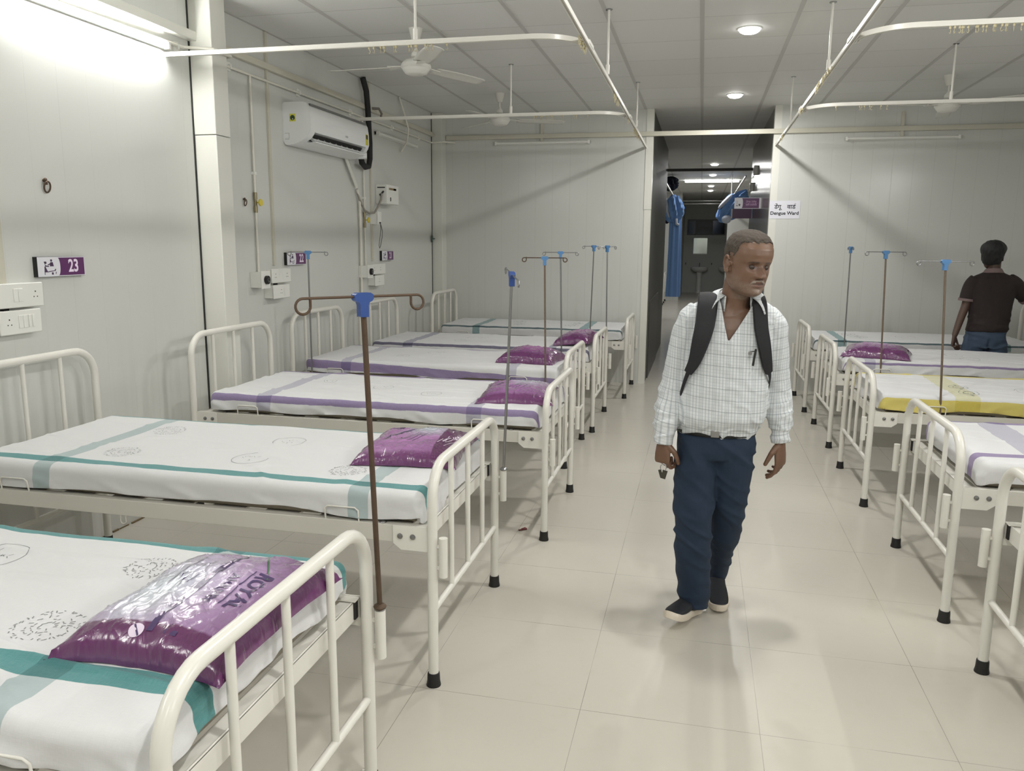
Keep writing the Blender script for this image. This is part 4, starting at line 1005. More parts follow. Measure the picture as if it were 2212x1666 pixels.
# low board with a bright metal edge against the corridor's left wall
thing(MB().bb(CXL, CXL+.012, 9.75, 11.6, .0, .93), 'leaning_board', mat('dark_leaning_board', srgb(66, 64, 60), .4), 'dark board standing against the left wall of the corridor', 'board')
# tracks of the far ward and bundled blue curtains
M_CURT = mat('blue_curtain_cloth', srgb(112, 152, 208), .75, sheen=.3)
M_CURTD = mat('dark_blue_curtain_cloth', srgb(24, 30, 48), .85)
M_CURTW = mat('white_curtain_mesh', srgb(196, 202, 216), .8)
def bundle(name, lab, c, r3, m, seed, strands=9, tilt=0):
    e = empty(name, c, 0, lab, 'curtain')
    mb = MB(); n, k = 40, 26
    V = []; F = []
    for i in range(k+1):
        ph = PI*i/k
        for j in range(n):
            th = 2*PI*j/n; p = Vector((math.sin(ph)*math.cos(th), math.sin(ph)*math.sin(th), math.cos(ph)))
            f = 1+.22*math.sin(th*strands+4*p.z+seed)+.22*noise.noise(p*1.8+Vector((seed, 0, 0)))
            f += .10*noise.noise(p*4+Vector((seed, 0, 2))); V.append(Matrix.Rotation(tilt, 3, 'Y') @ Vector((p.x*r3[0]*f, p.y*r3[1]*f, p.z*r3[2]*(1+.25*noise.noise(p*2+Vector((0, seed, 0)))))))
    for i in range(k):
        for j in range(n): F.append((i*n+j, (i+1)*n+j, (i+1)*n+(j+1) % n, i*n+(j+1) % n))
    mb.add(V, F, True); mb.build('gathered_cloth', m, e); return e
def wavy_drop(parent, x, y, z0, z1, w, m, seed, name='hanging_length'):
    mb = MB(); n, k = 48, 14; V = []; F = []
    for i in range(k+1):
        t = i/k; z = z1+(z0-z1)*t
        for j in range(n):
            th = 2*PI*j/n; f = 1+.18*math.sin(7*th+seed)+.1*noise.noise(Vector((th, t*2, seed)))
            ww = w*(.82+.25*t)
            V.append((x+ww*math.cos(th)*f, y+ww*.5*math.sin(th)*f, z))
    for i in range(k):
        for j in range(n): F.append((i*n+j, (i+1)*n+j, (i+1)*n+(j+1) % n, i*n+(j+1) % n))
    F.append(tuple(range(n))); F.append(tuple(k*n+j for j in range(n)))
    mb.add(V, F, True); return mb.build(name, m, parent)
for i, (x, y) in enumerate(((-.97, 21.65), (-.97, 23.2))):
    o = copy_tree(bed0); o.location = (x, y, 0)
    tag(o, ('white bed far beyond the corridor, its footboard beside the hanging blue curtain', 'farthest white bed beyond the corridor, mostly hidden by the nearer one')[i], 'bed', 'white tubular hospital beds')
ft = empty('curtain_track', (0, 0, 0), 0, 'white curtain track of the far room, blue curtains gathered on it, left of its aisle', 'curtain track')
track_bar([(-.66, Y1+.1, ZT), (-.66, 18, ZT), (-.66, Y2, ZT)]).build('rail', M_TRACK, ft)
ft = empty('curtain_track', (0, 0, 0), 0, 'white curtain track of the far room right of its aisle', 'curtain track')
track_bar([(.62, Y1+.1, ZT), (.62, 18, ZT), (.62, Y2, ZT)]).build('rail', M_TRACK, ft)
MB().tube([(.56, 18, ZT), (.56, 18, HC)], .011, 8).build('hanger_rod', M_TRACK, ft)
cb = bundle('blue_curtain', 'blue curtain knotted up and hanging down on the left of the far aisle', (-.62, 18, 2.34), (.185, .15, .30), M_CURT, 1)
wavy_drop(cb, .045, .0, -1.86, -.10, .135, M_CURT, 2)
bundle_w = MB().ell((-.14, -.05, .03), (.055, .06, .27), rot=Matrix.Rotation(-.25, 3, 'Y')).build('white_mesh_top', M_CURTW, cb)
MB().tube([(.06, -.13, -.19), (.07, -.14, -.30), (.12, -.13, -.32)], .028, 8).build('white_tie', M_CURTW, cb)
b2 = bundle('blue_curtain', 'blue curtain bundled high on the right of the far aisle beside the Dirty Utility sign', (.60, 18, 2.40), (.19, .18, .40), M_CURT, 4, tilt=.75)
MB().ell((-.16, -.12, .10), (.05, .06, .20), rot=Matrix.Rotation(.75, 3, 'Y')).ell((-.12, -.16, -.26), (.10, .08, .09)).ell((.12, -.15, -.05), (.06, .06, .16)).build('white_mesh_top', M_CURTW, b2)
bundle('dark_curtain', 'dark navy bundle hanging above the left blue curtain', (-.71, 18, 2.89), (.15, .15, .15), M_CURTD, 6)
bundle('blue_curtain', 'small dark blue end of curtain hanging left of the knotted blue curtain', (-.78, 18.3, 2.22), (.12, .12, .16), M_CURTD, 8)

# wash area at the far end
M_CER = mat('white_ceramic', srgb(236, 236, 234), .2)
def basin(x, lab):
    e = empty('wash_basin', (x, Y3, 0), 0, lab, 'wash basin', 'pedestal wash basins at the far end')
    MB().lathe([(.11, 0), (.10, .02), (.085, .1), (.08, .5), (.09, .68), (.11, .72)], (0, -.16, 0), 20).build('pedestal', M_CER, e)
    b = MB()
    b.lathe([(.10, .70), (.20, .73), (.27, .79), (.29, .86), (.275, .865), (.24, .82), (.1, .76)], (0, -.22, 0), 28)
    b.v = [(p[0], p[1]*.72-.06, p[2]) for p in b.v]; b.bb(-.26, .26, -.10, -.004, .78, .87)
    b.build('bowl', M_CER, e, bevel=.006)
    MB().tube([(0, -.06, .865), (0, -.06, .97), (0, -.13, 1.0), (0, -.17, .96)], .012, 8).build('tap', M_STEEL, e)
    return e
basin(-.04, 'white pedestal wash basin against the dark far wall, centre of the corridor view')
basin(.86, 'second pedestal wash basin at the far wall, mostly hidden by the walking man')
mi = empty('mirror', (-.27, Y3-.012, 1.30), 0, 'small bright mirror on the far wall above the wash basin', 'mirror')
MB().bb(0, .45, 0, .012, 0, .53).build('glass', mat('mirror_glass', srgb(190, 196, 192), .08, metal=.9), mi)
MB().bb(-.008, .458, -.008, 0, -.02, .012).build('ledge', M_WPLAST, mi)
wn = empty('ventilator_window', (-.50, Y3-.03, 1.93), 0, 'high dark ventilator window on the far wall above the mirror', 'window')
MB().bb(0, 1.25, 0, .03, 0, .035).bb(0, 1.25, 0, .03, .48, .515).bb(0, .035, 0, .03, .035, .48).bb(1.215, 1.25, 0, .03, .035, .48).bb(.26, .295, 0, .03, .035, .48).bb(.80, .835, 0, .03, .035, .48).build('window_frame', mat('window_frame_grey', srgb(110, 112, 110), .5), wn)
gl = mat('dark_night_glass', srgb(14, 16, 18), .1)
MB().bb(.035, .26, .01, .02, .035, .48).build('pane', gl, wn); MB().bb(.835, 1.215, .01, .02, .035, .48).build('pane', gl, wn)
MB().bb(.295, .80, .01, .02, .035, .48).build('frosted_pane', mat('frosted_pane', srgb(92, 96, 96), .4), wn)
for z in (2.84, 2.76):
    thing(MB().tube([(-.60, Y2+.1, z), (.68+.4, Y2+.1, z)], .022, 10), 'cross_pipe', M_STEEL, ('upper' if z > 2.8 else 'lower')+' steel pipe crossing the mouth of the far dark area', 'pipe')
for x, y, z, lab in ((-.5, Y3-.03, 1.0, 'left small tap on the far wall beside the wash basin'), (.35, Y3-.03, 1.0, 'right small tap on the far wall beside the wash basin')):
    thing(MB().tube([(x, Y3, z), (x, y-.06, z), (x, y-.08, z-.04)], .014, 8), 'wall_tap', M_STEEL, lab, 'tap')
# fittings on the corridor wall
for i, (y, z) in enumerate(((11.9, 2.62), (12.7, 2.45))):
    e = empty('wall_switch', (CXR, y, z), 0, ('nearer white switch box high on the right corridor wall', 'farther white switch box high on the right corridor wall')[i], 'switch', None)
    MB().bb(-.05, 0, -.08, .08, -.06, .06).build('box', M_WPLAST, e, bevel=.004)
    MB().bb(-.054, -.05, -.03, .03, -.03, .03).build('rocker', M_WPLAST, e)
thing(MB().tube([(-.64, Y2-.01, 1.63), (-.70, Y2-.12, 1.64), (-.62, Y2-.16, 1.62), (-.60, Y2-.12, 1.56)], .016, 8), 'wall_hook', M_RUST, 'small dark hook on the pale far wall left of the blue curtain', 'hook')
# things on the floor
thing(MB().ell((-.855, 2.80, .006), (.007, .010, .006)).ell((-.849, 2.795, .008), (.006, .004, .004)), 'paper_scrap', M_WPLAST, 'tiny white scrap on the floor tiles at the bottom of the photo', 'litter') if False else None
def floor_bit(px, lab, m, s=1.0, name='floor_litter'):
    mb = MB(); r_ = random.Random(int(px[0]*100)); 
    for k in range(4):
        a = r_.uniform(0, 6); mb.box((.007*s*math.cos(a), .007*s*math.sin(a), .003*s), (.020*s, .008*s, .004*s), Matrix.Rotation(a, 3, 'Z') @ Matrix.Rotation(.25, 3, 'X'))
    o = mb.build(name, m); o.location = (px[0], px[1], .0012*s); tag(o, lab, 'litter'); return o
floor_bit((-.91, 4.23), 'small dark red scrap on the floor beside the third left bed', mat('dark_red_scrap', srgb(98, 46, 44), .7), 1.5)
floor_bit((-.92, 2.06), 'tiny white scrap on the floor tiles at the bottom of the photo', M_WPLAST, .9)

# ------------------------------------------------------------------ people
def loft(mb, st, n=28, cap=True, mi=0):
    """st: list of (centre, rx vector, ry vector)"""
    V = []
    for c, a, b in st:
        c, a, b = Vector(c), Vector(a), Vector(b)
        for k in range(n):
            th = 2*PI*k/n; V.append(c+a*math.cos(th)+b*math.sin(th))
    F = []; m = len(st)
    for i in range(m-1):
        for k in range(n):
            l = (k+1) % n; F.append((i*n+k, i*n+l, (i+1)*n+l, (i+1)*n+k))
    if cap: F.append(tuple(range(n-1, -1, -1))); F.append(tuple((m-1)*n+k for k in range(n)))
    mb.add(V, F, True, mi); return mb
def cat(pts, k=6):
    """catmull-rom through tuples of numbers"""
    P = [list(p) for p in pts]; P = [P[0]]+P+[P[-1]]; out = []
    for i in range(1, len(P)-2):
        for j in range(k):
            t = j/k; t2 = t*t; t3 = t2*t
            out.append([.5*((2*P[i][d])+(-P[i-1][d]+P[i+1][d])*t+(2*P[i-1][d]-5*P[i][d]+4*P[i+1][d]-P[i+2][d])*t2+(-P[i-1][d]+3*P[i][d]-3*P[i+1][d]+P[i+2][d])*t3) for d in range(len(P[0]))])
    out.append(P[-2]); return out
def limb(mb, pts, n=20, k=5, side=(1, 0, 0), cap=True):
    """pts (x,y,z,ra,rb): smooth tapered limb, ra along 'side', rb across"""
    C = cat(pts, k); st = []
    for i, c in enumerate(C):
        a = Vector(C[max(i-1, 0)][:3]); b = Vector(C[min(i+1, len(C)-1)][:3]); t = (b-a).normalized()
        s_ = Vector(side); s_ = (s_-t*s_.dot(t)).normalized(); u = t.cross(s_)
        st.append((c[:3], s_*c[3], u*c[4]))
    return loft(mb, st, n, cap)
def fuse(mb, name, m, voxel, parent=None, smooth=2, fac=.5, disp=None, keep=None):
    """voxel-fuse overlapping closed shapes into one continuous skin"""
    me = bpy.data.meshes.new('tmp'); me.from_pydata(mb.v, [], mb.f); me.update()
    o = bpy.data.objects.new('tmp', me); COL.objects.link(o)
    r_ = o.modifiers.new('r', 'REMESH'); r_.mode = 'VOXEL'; r_.voxel_size = voxel; r_.adaptivity = 0
    if smooth:
        s_ = o.modifiers.new('s', 'SMOOTH'); s_.factor = fac; s_.iterations = smooth
    bpy.context.view_layer.update()
    dg = bpy.context.evaluated_depsgraph_get(); ev = o.evaluated_get(dg)
    m2 = bpy.data.meshes.new_from_object(ev); m2.name = name
    bpy.data.objects.remove(o); bpy.data.meshes.remove(me)
    m2.materials.clear()
    for q in (m if isinstance(m, list) else [m]): m2.materials.append(q)
    for p in m2.polygons: p.use_smooth = True
    if disp:
        N_ = [v.normal.copy() for v in m2.vertices]
        for v, nn in zip(m2.vertices, N_): v.co = v.co+nn*disp(v.co, nn)
    m2.update()
    o = bpy.data.objects.new(name, m2); COL.objects.link(o)
    if parent is not None: o.parent = parent
    return o
def vcol(o, fn, name='Col'):
    me = o.data; at = me.color_attributes.new(name, 'FLOAT_COLOR', 'POINT')
    for i, v in enumerate(me.vertices): at.data[i].color = fn(v.co, v.normal)
def vvec(o, fn, name='cloth'):
    me = o.data; at = me.attributes.new(name, 'FLOAT_VECTOR', 'POINT')
    for i, v in enumerate(me.vertices): at.data[i].vector = fn(v.co, v.normal)
def m_vcol(name, rough=.5, sub=.0, bump=.15, bs=500):
    m, nt, b = newmat(name); N = NT(nt)
    a = N.n('ShaderNodeVertexColor'); a.layer_name = 'Col'; N.l(a.outputs[0], b.inputs['Base Color']); b.inputs['Roughness'].default_value = rough
    if sub: b.inputs['Subsurface Weight'].default_value = sub; b.inputs['Subsurface Scale'].default_value = .006
    tc = N.n('ShaderNodeTexCoord'); n_ = N.n('ShaderNodeTexNoise'); n_.inputs['Scale'].default_value = bs; N.l(tc.outputs['Object'], n_.inputs['Vector'])
    bp = N.n('ShaderNodeBump'); bp.inputs['Strength'].default_value = bump; bp.inputs['Distance'].default_value = .001; N.l(n_.outputs['Fac'], bp.inputs['Height']); N.l(bp.outputs[0], b.inputs['Normal'])
    return m
def lerpc(a, b, t): return tuple(a[i]+(b[i]-a[i])*t for i in range(3))+(1,)
def interp(tab, z):
    if z <= tab[0][0]: return tab[0][1:]
    for a, b in zip(tab, tab[1:]):
        if z <= b[0]:
            t = (z-a[0])/(b[0]-a[0]); t = t*t*(3-2*t)*.35+t*.65
            return [a[i]+(b[i]-a[i])*t for i in range(1, len(a))]
    return tab[-1][1:]
HT = [  # z from chin, front, back, half width
 (.000, .058, -.020, .020), (.006, .076, .0, .034), (.018, .086, .02, .050), (.035, .086, .045, .061), (.055, .085, .062, .067), (.075, .085, .078, .070), (.095, .084, .090, .071),
 (.115, .083, .097, .074), (.135, .088, .101, .076), (.155, .089, .103, .0775), (.175, .084, .101, .077), (.195, .072, .092, .071), (.210, .055, .076, .060), (.222, .034, .052, .043), (.230, .012, .024, .022), (.232, .002, .008, .008)]
def G(x, s): return math.exp(-x*x/(2*s*s))
def head_fn(x, yf, z, male=1.0):
    """forward displacement on the face; yf>0 forward"""
    d = 0
    # nose
    if .060 < z < .135:
        wd = .0075+.006*max(0, (.125-z)/.05); am = .030*sstep(.130, .085, z) if z > .082 else .030*sstep(.069, .081, z)
        d += am*G(x, wd)
        for sg in (-1, 1): d += .0085*G(x-sg*.0135, .0045)*G(z-.080, .0055)
    for sg in (-1, 1):
        d -= .0150*G(x-sg*.030, .0135)*G(z-.115, .0085)
        d += .0045*G(x-sg*.030, .0105)*G(z-.113, .0055)     # lids
        d += .0045*G(x-sg*.030, .013)*G(z-.130, .0055)       # brow
        d -= .0022*G(x-sg*.030, .011)*G(z-.101, .0028)      # bag crease
        d += .0040*G(x-sg*.045, .014)*G(z-.092, .012)       # cheek
        d -= .0040*G(x-sg*(.024+.25*(.08-z)), .0035)*G(z-.066, .013)  # fold beside nose
    d += .0062*G(x, .018)*G(z-.0595, .0040)+.0066*G(x, .016)*G(z-.0455, .0045)
    d -= .0060*G(x, .019)*G(z-.0525, .0020)
    d -= .0035*G(x, .014)*G(z-.036, .004)
    d += .0055*G(x, .017)*G(z-.018, .009)
    return d
def add_head(mb, M, scale=1.0):
    """M maps head-local (x left, -y forward, z up from chin) to world"""
    n, k = 120, 96; V = []; F = []
    for i in range(k+1):
        z = .232*i/k; f, b, w = interp(HT, z)
        for j in range(n):
            th = 2*PI*j/n; cx, sy = math.cos(th), math.sin(th)
            e = 2.25; r_ = (abs(cx)**e+abs(sy)**e)**(-1/e); cx *= r_; sy *= r_
            x = w*cx
            if sy > 0: yf = f*sy; yf += head_fn(x, yf, z)*min(1, sy*1.6); yf -= .010*G(abs(x)-w, .01)*0
            else: yf = b*sy
            V.append(M @ (Vector((x, -yf, z))*scale))
    for i in range(k):
        for j in range(n): F.append((i*n+j, i*n+(j+1) % n, (i+1)*n+(j+1) % n, (i+1)*n+j))
    F.append(tuple(range(n-1, -1, -1))); F.append(tuple(k*n+j for j in range(n)))
    mb.add(V, F, True)
    for sg in (-1, 1):       # ears
        R_ = M.to_3x3()
        w = .073
        pts = []
        for q in range(15):
            a = -2.3+4.9*q/14
            pts.append(M @ (Vector((sg*(w+.010+.003*math.sin(a)), .012+.0155*math.cos(a)*(1 if math.sin(a) > -.2 else .8), .108+.029*math.sin(a)))*scale))
        mb.tube(pts, .0048*scale, 8)
        mb.ell(M @ (Vector((sg*(w+.004), .012, .108))*scale), (.006*scale, .013*scale, .025*scale), rot=R_)
        mb.ell(M @ (Vector((sg*(w+.007), .004, .083))*scale), (.005*scale, .007*scale, .009*scale), rot=R_)
        mb.ell(M @ (Vector((sg*(w+.008), -.004, .106))*scale), (.0045*scale, .0045*scale, .008*scale), rot=R_)
def add_hand(mb, wrist, d, palm_n, thumb_side, curl=.35, L=.185, fist=False):
    """d: direction wrist->fingers, palm_n: palm normal (fingers curl towards it), thumb_side: unit vector across the palm to the thumb"""
    w = Vector(wrist); d = Vector(d).normalized(); pn = Vector(palm_n); pn = (pn-d*pn.dot(d)).normalized(); ts = d.cross(pn); ts = ts if ts.dot(Vector(thumb_side)) > 0 else -ts
    pl_ = L*.52
    st = []
    for t, a, b in ((-.03, .024, .019), (.0, .026, .019), (.25, .034, .017), (.6, .040, .016), (.9, .041, .014), (1.02, .036, .011)):
        st.append((w+d*pl_*t, ts*a, pn*b))
    loft(mb, st, 20)
    for i, (o_, ln, rr) in enumerate(((.029, .92, .0088), (.010, 1.0, .0092), (-.009, .94, .0088), (-.027, .74, .0078))):
        base = w+d*pl_*.93+ts*o_; fl = L*.46*ln; c = curl*(1+.25*i); cur = base; dirv = d.copy(); pts = [base-d*.012]; rs = [rr*.95]
        for sgm, fr in enumerate((.45, .30, .25)):
            ang = c*(.7, 1.1, .8)[sgm]; ax = dirv.cross(pn).normalized()
            dirv = (dirv*math.cos(ang)+pn*math.sin(ang)).normalized()
            pnn = pn
            nx_ = cur+dirv*fl*fr
            pts += [cur+(nx_-cur)*.15, cur+(nx_-cur)*.6, nx_]; rs += [rr*(1.02-.05*sgm), rr*(.92-.05*sgm), rr*(.96-.08*sgm)]
            cur = nx_; pn2 = (pn-dirv*pn.dot(dirv)); 
            if pn2.length > 1e-3: pn_loc = pn2.normalized()
            # rotate palm normal with the finger
            pn = pn_loc
        mb.tube(pts, rs, 10); mb.ell(cur, (rs[-1],)*3, 10, 8)
        pn = Vector(palm_n); pn = (pn-d*pn.dot(d)).normalized()
    b = w+d*pl_*.22+ts*.026+pn*.004
    p1 = b+(ts*.75+d*.65+pn*.25).normalized()*.034; p2 = p1+(ts*.18+d*.9+pn*.45).normalized()*.030; p3 = p2+(d*.85+pn*.55-ts*.12).normalized()*.024
    mb.tube([b-ts*.012, b, p1, p2, p3], [.015, .0145, .0115, .0100, .0085], 10); mb.ell(p3, (.0085,)*3, 10, 8)

# ---- the walking man
man = empty('person', (.10, 3.34, 0), 0, 'man in a pale checked shirt and navy trousers walking down the aisle', 'person')
MO = Vector((.10, 3.34, 0))
def W(x, y, z): return (x-MO.x, y-MO.y, z)
HM = Matrix.Translation(Vector(W(.163, 3.325, 1.407))) @ Matrix.Rotation(math.radians(33), 4, 'Z') @ Matrix.Rotation(math.radians(9), 4, 'X') @ Matrix.Rotation(math.radians(3), 4, 'Y')
SK = (.152, .082, .050); SKD = (.13, .060, .040)
body = MB()
add_head(body, HM, 1.06)
# neck, torso, arms, legs inside the clothes
limb(body, [(*W(.158, 3.350, 1.475), .055, .060), (*W(.150, 3.362, 1.43), .059, .061), (*W(.140, 3.375, 1.37), .060, .062), (*W(.132, 3.38, 1.33), .10, .07), (*W(.128, 3.38, 1.28), .125, .085)], 24)
limb(body, [(*W(.128, 3.385, 1.345), .11, .06), (*W(.128, 3.38, 1.26), .145, .095), (*W(.12, 3.37, 1.10), .135, .105), (*W(.105, 3.355, .95), .135, .11), (*W(.093, 3.36, .84), .135, .10), (*W(.093, 3.36, .78), .12, .09)], 24)
for e_ in ([(*W(-.00, 3.385, 1.30), .040, .040), (*W(-.05, 3.385, 1.23), .038, .038), (*W(-.085, 3.385, 1.05), .036, .038), (*W(-.095, 3.345, .95), .034, .036), (*W(-.112, 3.29, .83), .025, .027), (*W(-.115, 3.28, .79), .022, .026)],
           [(*W(.265, 3.40, 1.295), .040, .040), (*W(.30, 3.405, 1.21), .038, .038), (*W(.325, 3.42, 1.04), .036, .038), (*W(.335, 3.40, .95), .034, .036), (*W(.348, 3.37, .85), .024, .026), (*W(.351, 3.365, .80), .021, .025)]):
    limb(body, e_, 18)
add_hand(body, W(-.115, 3.28, .80), (-.02, -.10, -1), (.5, .6, 0), (.3, -1, 0), 1.0, L=.175)
add_hand(body, W(.351, 3.365, .805), (.06, -.06, -1), (-.8, .5, 0), (-.2, -1, 0), .42)
LEGF = [(*W(.025, 3.36, .80), .080, .085), (*W(.020, 3.335, .68), .075, .078), (*W(.022, 3.295, .45), .050, .050), (*W(.03, 3.33, .28), .044, .045), (*W(.040, 3.385, .10), .034, .036), (*W(.040, 3.39, .06), .032, .034)]
LEGB = [(*W(.160, 3.37, .80), .080, .085), (*W(.162, 3.36, .68), .075, .078), (*W(.155, 3.41, .47), .050, .050), (*W(.145, 3.52, .30), .042, .045), (*W(.135, 3.63, .13), .034, .036), (*W(.135, 3.64, .08), .032, .034)]
for L_ in (LEGF, LEGB): limb(body, L_, 18)
HMi = HM.inverted()
M_SKIN = m_vcol('brown_skin', .40, .05)
bo = fuse(body, 'body', M_SKIN, .0029, man, 2, .45)
HAIRC = (.085, .075, .065); GREY = (.20, .165, .14)
def hair_mask(p):
    """1 where hair grows; p in head-local (unscaled)"""
    x, y, z = p.x, p.y, p.z; yf = -y
    if abs(x) > .0765 and z < .150 and -.04 < yf < .03: return 0
    T_ = [(-.10, .052), (-.05, .060), (-.034, .085), (-.022, .130), (.008, .135), (.024, .150), (.036, .180), (.06, .198), (.10, .204)]
    m = sstep(interp(T_, yf)[0]-.006, interp(T_, yf)[0]+.008, z-.10*max(0, abs(x)-.03)*(yf > .03)+.009*noise.noise(Vector((x*70, yf*70, z*70))))
    return m
def skin_col(co, n):
    p = (HMi @ co)/1.06; x, yf, z = p.x, -p.y, p.z
    c = SK
    if z > -.02 and abs(x) < .095 and abs(yf) < .13:
        v = noise.noise(p*30)*.5+.5
        c = lerpc(c, (.185, .106, .068), .5*v)
        if yf > .02:
            c = lerpc(c, (.20, .108, .070), .5*G(x, .022)*G(z-.085, .02))
            for sg in (-1, 1):
                c = lerpc(c, (.105, .055, .042), .75*G(x-sg*.030, .015)*G(z-.112, .008))
                br = sstep(.0045, .0015, abs(z-(.1275+.004*G(x-sg*.026, .012)-.05*max(0, abs(x)-.036))))*sstep(.012, .015, abs(x))*sstep(.052, .046, abs(x))
                c = lerpc(c, (.05, .035, .03), .8*br*(x*sg > 0))
                c = lerpc(c, (.02, .012, .01), .85*G(x-sg*.030, .0115)*sstep(.0022, .0006, abs(z-.1115)))
            c = lerpc(c, (.17, .075, .06), .75*G(x, .018)*(G(z-.0455, .0045)+G(z-.0585, .003)))
            c = lerpc(c, (.02, .01, .01), .9*G(x, .016)*sstep(.0024, .0008, abs(z-.0525)))
            for sg in (-1, 1): c = lerpc(c, (.03, .015, .012), .8*G(x-sg*.009, .0035)*G(z-.0725, .003))
        # grey stubble on jaw and chin
        st_ = sstep(.062, .045, z)*sstep(-.02, .01, yf)*(1-.8*G(x, .017)*G(z-.047, .006))
        st_ = max(st_, .8*sstep(.052, .062, abs(x))*sstep(.085, .06, z)*sstep(0, .02, yf))
        c = lerpc(c, (.235, .18, .145), .62*st_*(.7+.6*noise.noise(p*260)))
        hm = hair_mask(p)
        if z > .05: c = lerpc(c, HAIRC, .7*hm)
    return (c[0], c[1], c[2], 1)
vcol(bo, skin_col)
def hair_from(body_o, Mi, sc, mask, thick, name, m, parent, amp=.0015, freq=160, thr=.5):
    """a shell lifted from the scalp, following its outline"""
    me = body_o.data; idx = {}; mb = MB()
    keep = {}
    for v in me.vertices:
        p = (Mi @ v.co)/sc
        if -.02 < p.z < .26 and abs(p.x) < .11 and abs(p.y) < .14: 
            k = mask(p)
            if k > thr: keep[v.index] = k
    for f in me.polygons:
        if all(i in keep for i in f.vertices):
            for i in f.vertices:
                if i not in idx:
                    v = me.vertices[i]; k = (keep[i]-thr)/(1-thr)
                    p = (Mi @ v.co)/sc
                    t_ = thick(p) if callable(thick) else thick
                    idx[i] = len(mb.v); mb.v.append(tuple(v.co+v.normal*(t_*k+amp*noise.noise(Vector((p.x*freq, p.y*freq, p.z*freq*.5)))*k+.0004)))
            mb.f.append(tuple(idx[i] for i in f.vertices)); mb.mi.append(0); mb.sm.append(True)
    return mb.build(name, m, parent)
M_HAIRG = mat('short_grey_hair', srgb(80, 71, 64), .85, bump=1.0, bscale=420, var=.45, vscale=45)
hair_from(bo, HMi, 1.06, hair_mask, lambda p: .0016+.0045*sstep(.19, .22, p.z), 'hair', M_HAIRG, man, .0016, 150)
def stache(p):
    x, yf, z = p.x, -p.y, p.z
    if yf < .05: return 0
    return sstep(.034, .026, abs(x))*sstep(.0065, .0030, abs(z-(.0660-.013*(abs(x)/.03)**2)))
hair_from(bo, HMi, 1.06, stache, .0035, 'moustache', mat('white_moustache', srgb(150, 138, 126), .85, bump=1, bscale=500), man, .0010, 500, .3)
for sg in (-1, 1):
    c = HM @ (Vector((sg*.030, -.0655, .1115))*1.06)
    MB().ell(c, (.0118,)*3, 20, 14).build('eye', mat('eye_white' if sg > 0 else 'eye_white_b', srgb(62, 48, 42), .35), man)
    MB().ell(HM @ (Vector((sg*.030+.003, -.0735, .1105))*1.06), (.0045, .0045, .0045), 12, 8).build('iris', M_BLACK, man)
# shirt
tor = [  # x, y, z, half width, half depth
 (.147, 3.368, 1.402, .062, .058), (.142, 3.375, 1.385, .088, .066), (.137, 3.380, 1.370, .136, .074), (.132, 3.385, 1.336, .172, .090), (.128, 3.383, 1.26, .180, .112), (.126, 3.378, 1.18, .178, .125), (.120, 3.370, 1.08, .172, .132),
 (.112, 3.362, .98, .178, .142), (.104, 3.356, .915, .182, .145), (.098, 3.358, .875, .172, .132), (.095, 3.36, .842, .162, .122), (.094, 3.36, .825, .150, .108)]
SLL = [(.010, 3.385, 1.325, .058, .062), (-.018, 3.385, 1.29, .064, .066), (-.046, 3.385, 1.22, .062, .064), (-.068, 3.386, 1.12, .057, .060), (-.086, 3.382, 1.03, .055, .058), (-.098, 3.350, .95, .056, .058), (-.106, 3.315, .885, .050, .051), (-.112, 3.295, .842, .040, .041), (-.114, 3.287, .83, .040, .041), (-.117, 3.280, .785, .039, .041)]
SLR = [(.255, 3.395, 1.315, .058, .062), (.283, 3.40, 1.28, .064, .066), (.302, 3.405, 1.21, .060, .063), (.318, 3.415, 1.12, .055, .058), (.328, 3.42, 1.03, .053, .056), (.337, 3.40, .95, .054, .057), (.344, 3.38, .89, .049, .050), (.347, 3.372, .852, .037, .039), (.348, 3.370, .84, .037, .039), (.351, 3.364, .800, .036, .038)]
shirt = MB()
loft(shirt, [(W(*c[:3]), Vector((c[3], 0, 0)), Vector((0, c[4], 0))) for c in cat(tor, 4)], 40)
for S in (SLL, SLR): limb(shirt, [(*W(*c[:3]), c[3], c[4]) for c in S], 24, 4)
def wr_shirt(co, n):
    x, y, z = co.x, co.y, co.z
    d = .0045*noise.noise(Vector((x*9, y*9, z*16+3)))+.003*noise.noise(Vector((x*22+z*18, y*20, z*20)))
    rd = 1-abs(noise.noise(Vector((x*7+z*9, y*7, z*12-x*8))))*2.2
    d += .006*max(0, rd-.6)/.4*(.4+.6*sstep(1.15, .9, z))
    if abs(x) > .16: d += .007*max(0, 1-abs(noise.noise(Vector((x*6, y*8, z*30))))*3)*sstep(1.0, .9, z)*sstep(.82, .85, z)
    d += .008*sstep(.94, .90, z)*sstep(.865, .885, z)*(abs(x+.0) < .155)*(.5+noise.noise(Vector((x*14, y*14, 1))))
    return d-.001
m, nt, b = newmat('checked_shirt_cotton'); N = NT(nt)
at = N.n('ShaderNodeAttribute'); at.attribute_name = 'cloth'; sp = N.n('ShaderNodeSeparateXYZ'); N.l(at.outputs['Vector'], sp.inputs[0])
def stripes(c, p, lo, hi, soft):
    fr = N.m('FRACT', N.m('ADD', N.m('DIVIDE', c, p), 100.)); return N.band(fr, lo, hi, soft)
v1 = stripes(sp.outputs[0], .0125, .30, .70, .12); v2 = stripes(sp.outputs[0], .050, .47, .53, .02); h1 = stripes(sp.outputs[1], .0125, .35, .65, .12); h2 = stripes(sp.outputs[1], .044, .475, .525, .02)
c = N.mix(N.m('MULTIPLY', v1, .5), srgb(210, 213, 214), srgb(138, 148, 158)); c = N.mix(N.m('MULTIPLY', h1, .34), c, srgb(150, 162, 168))
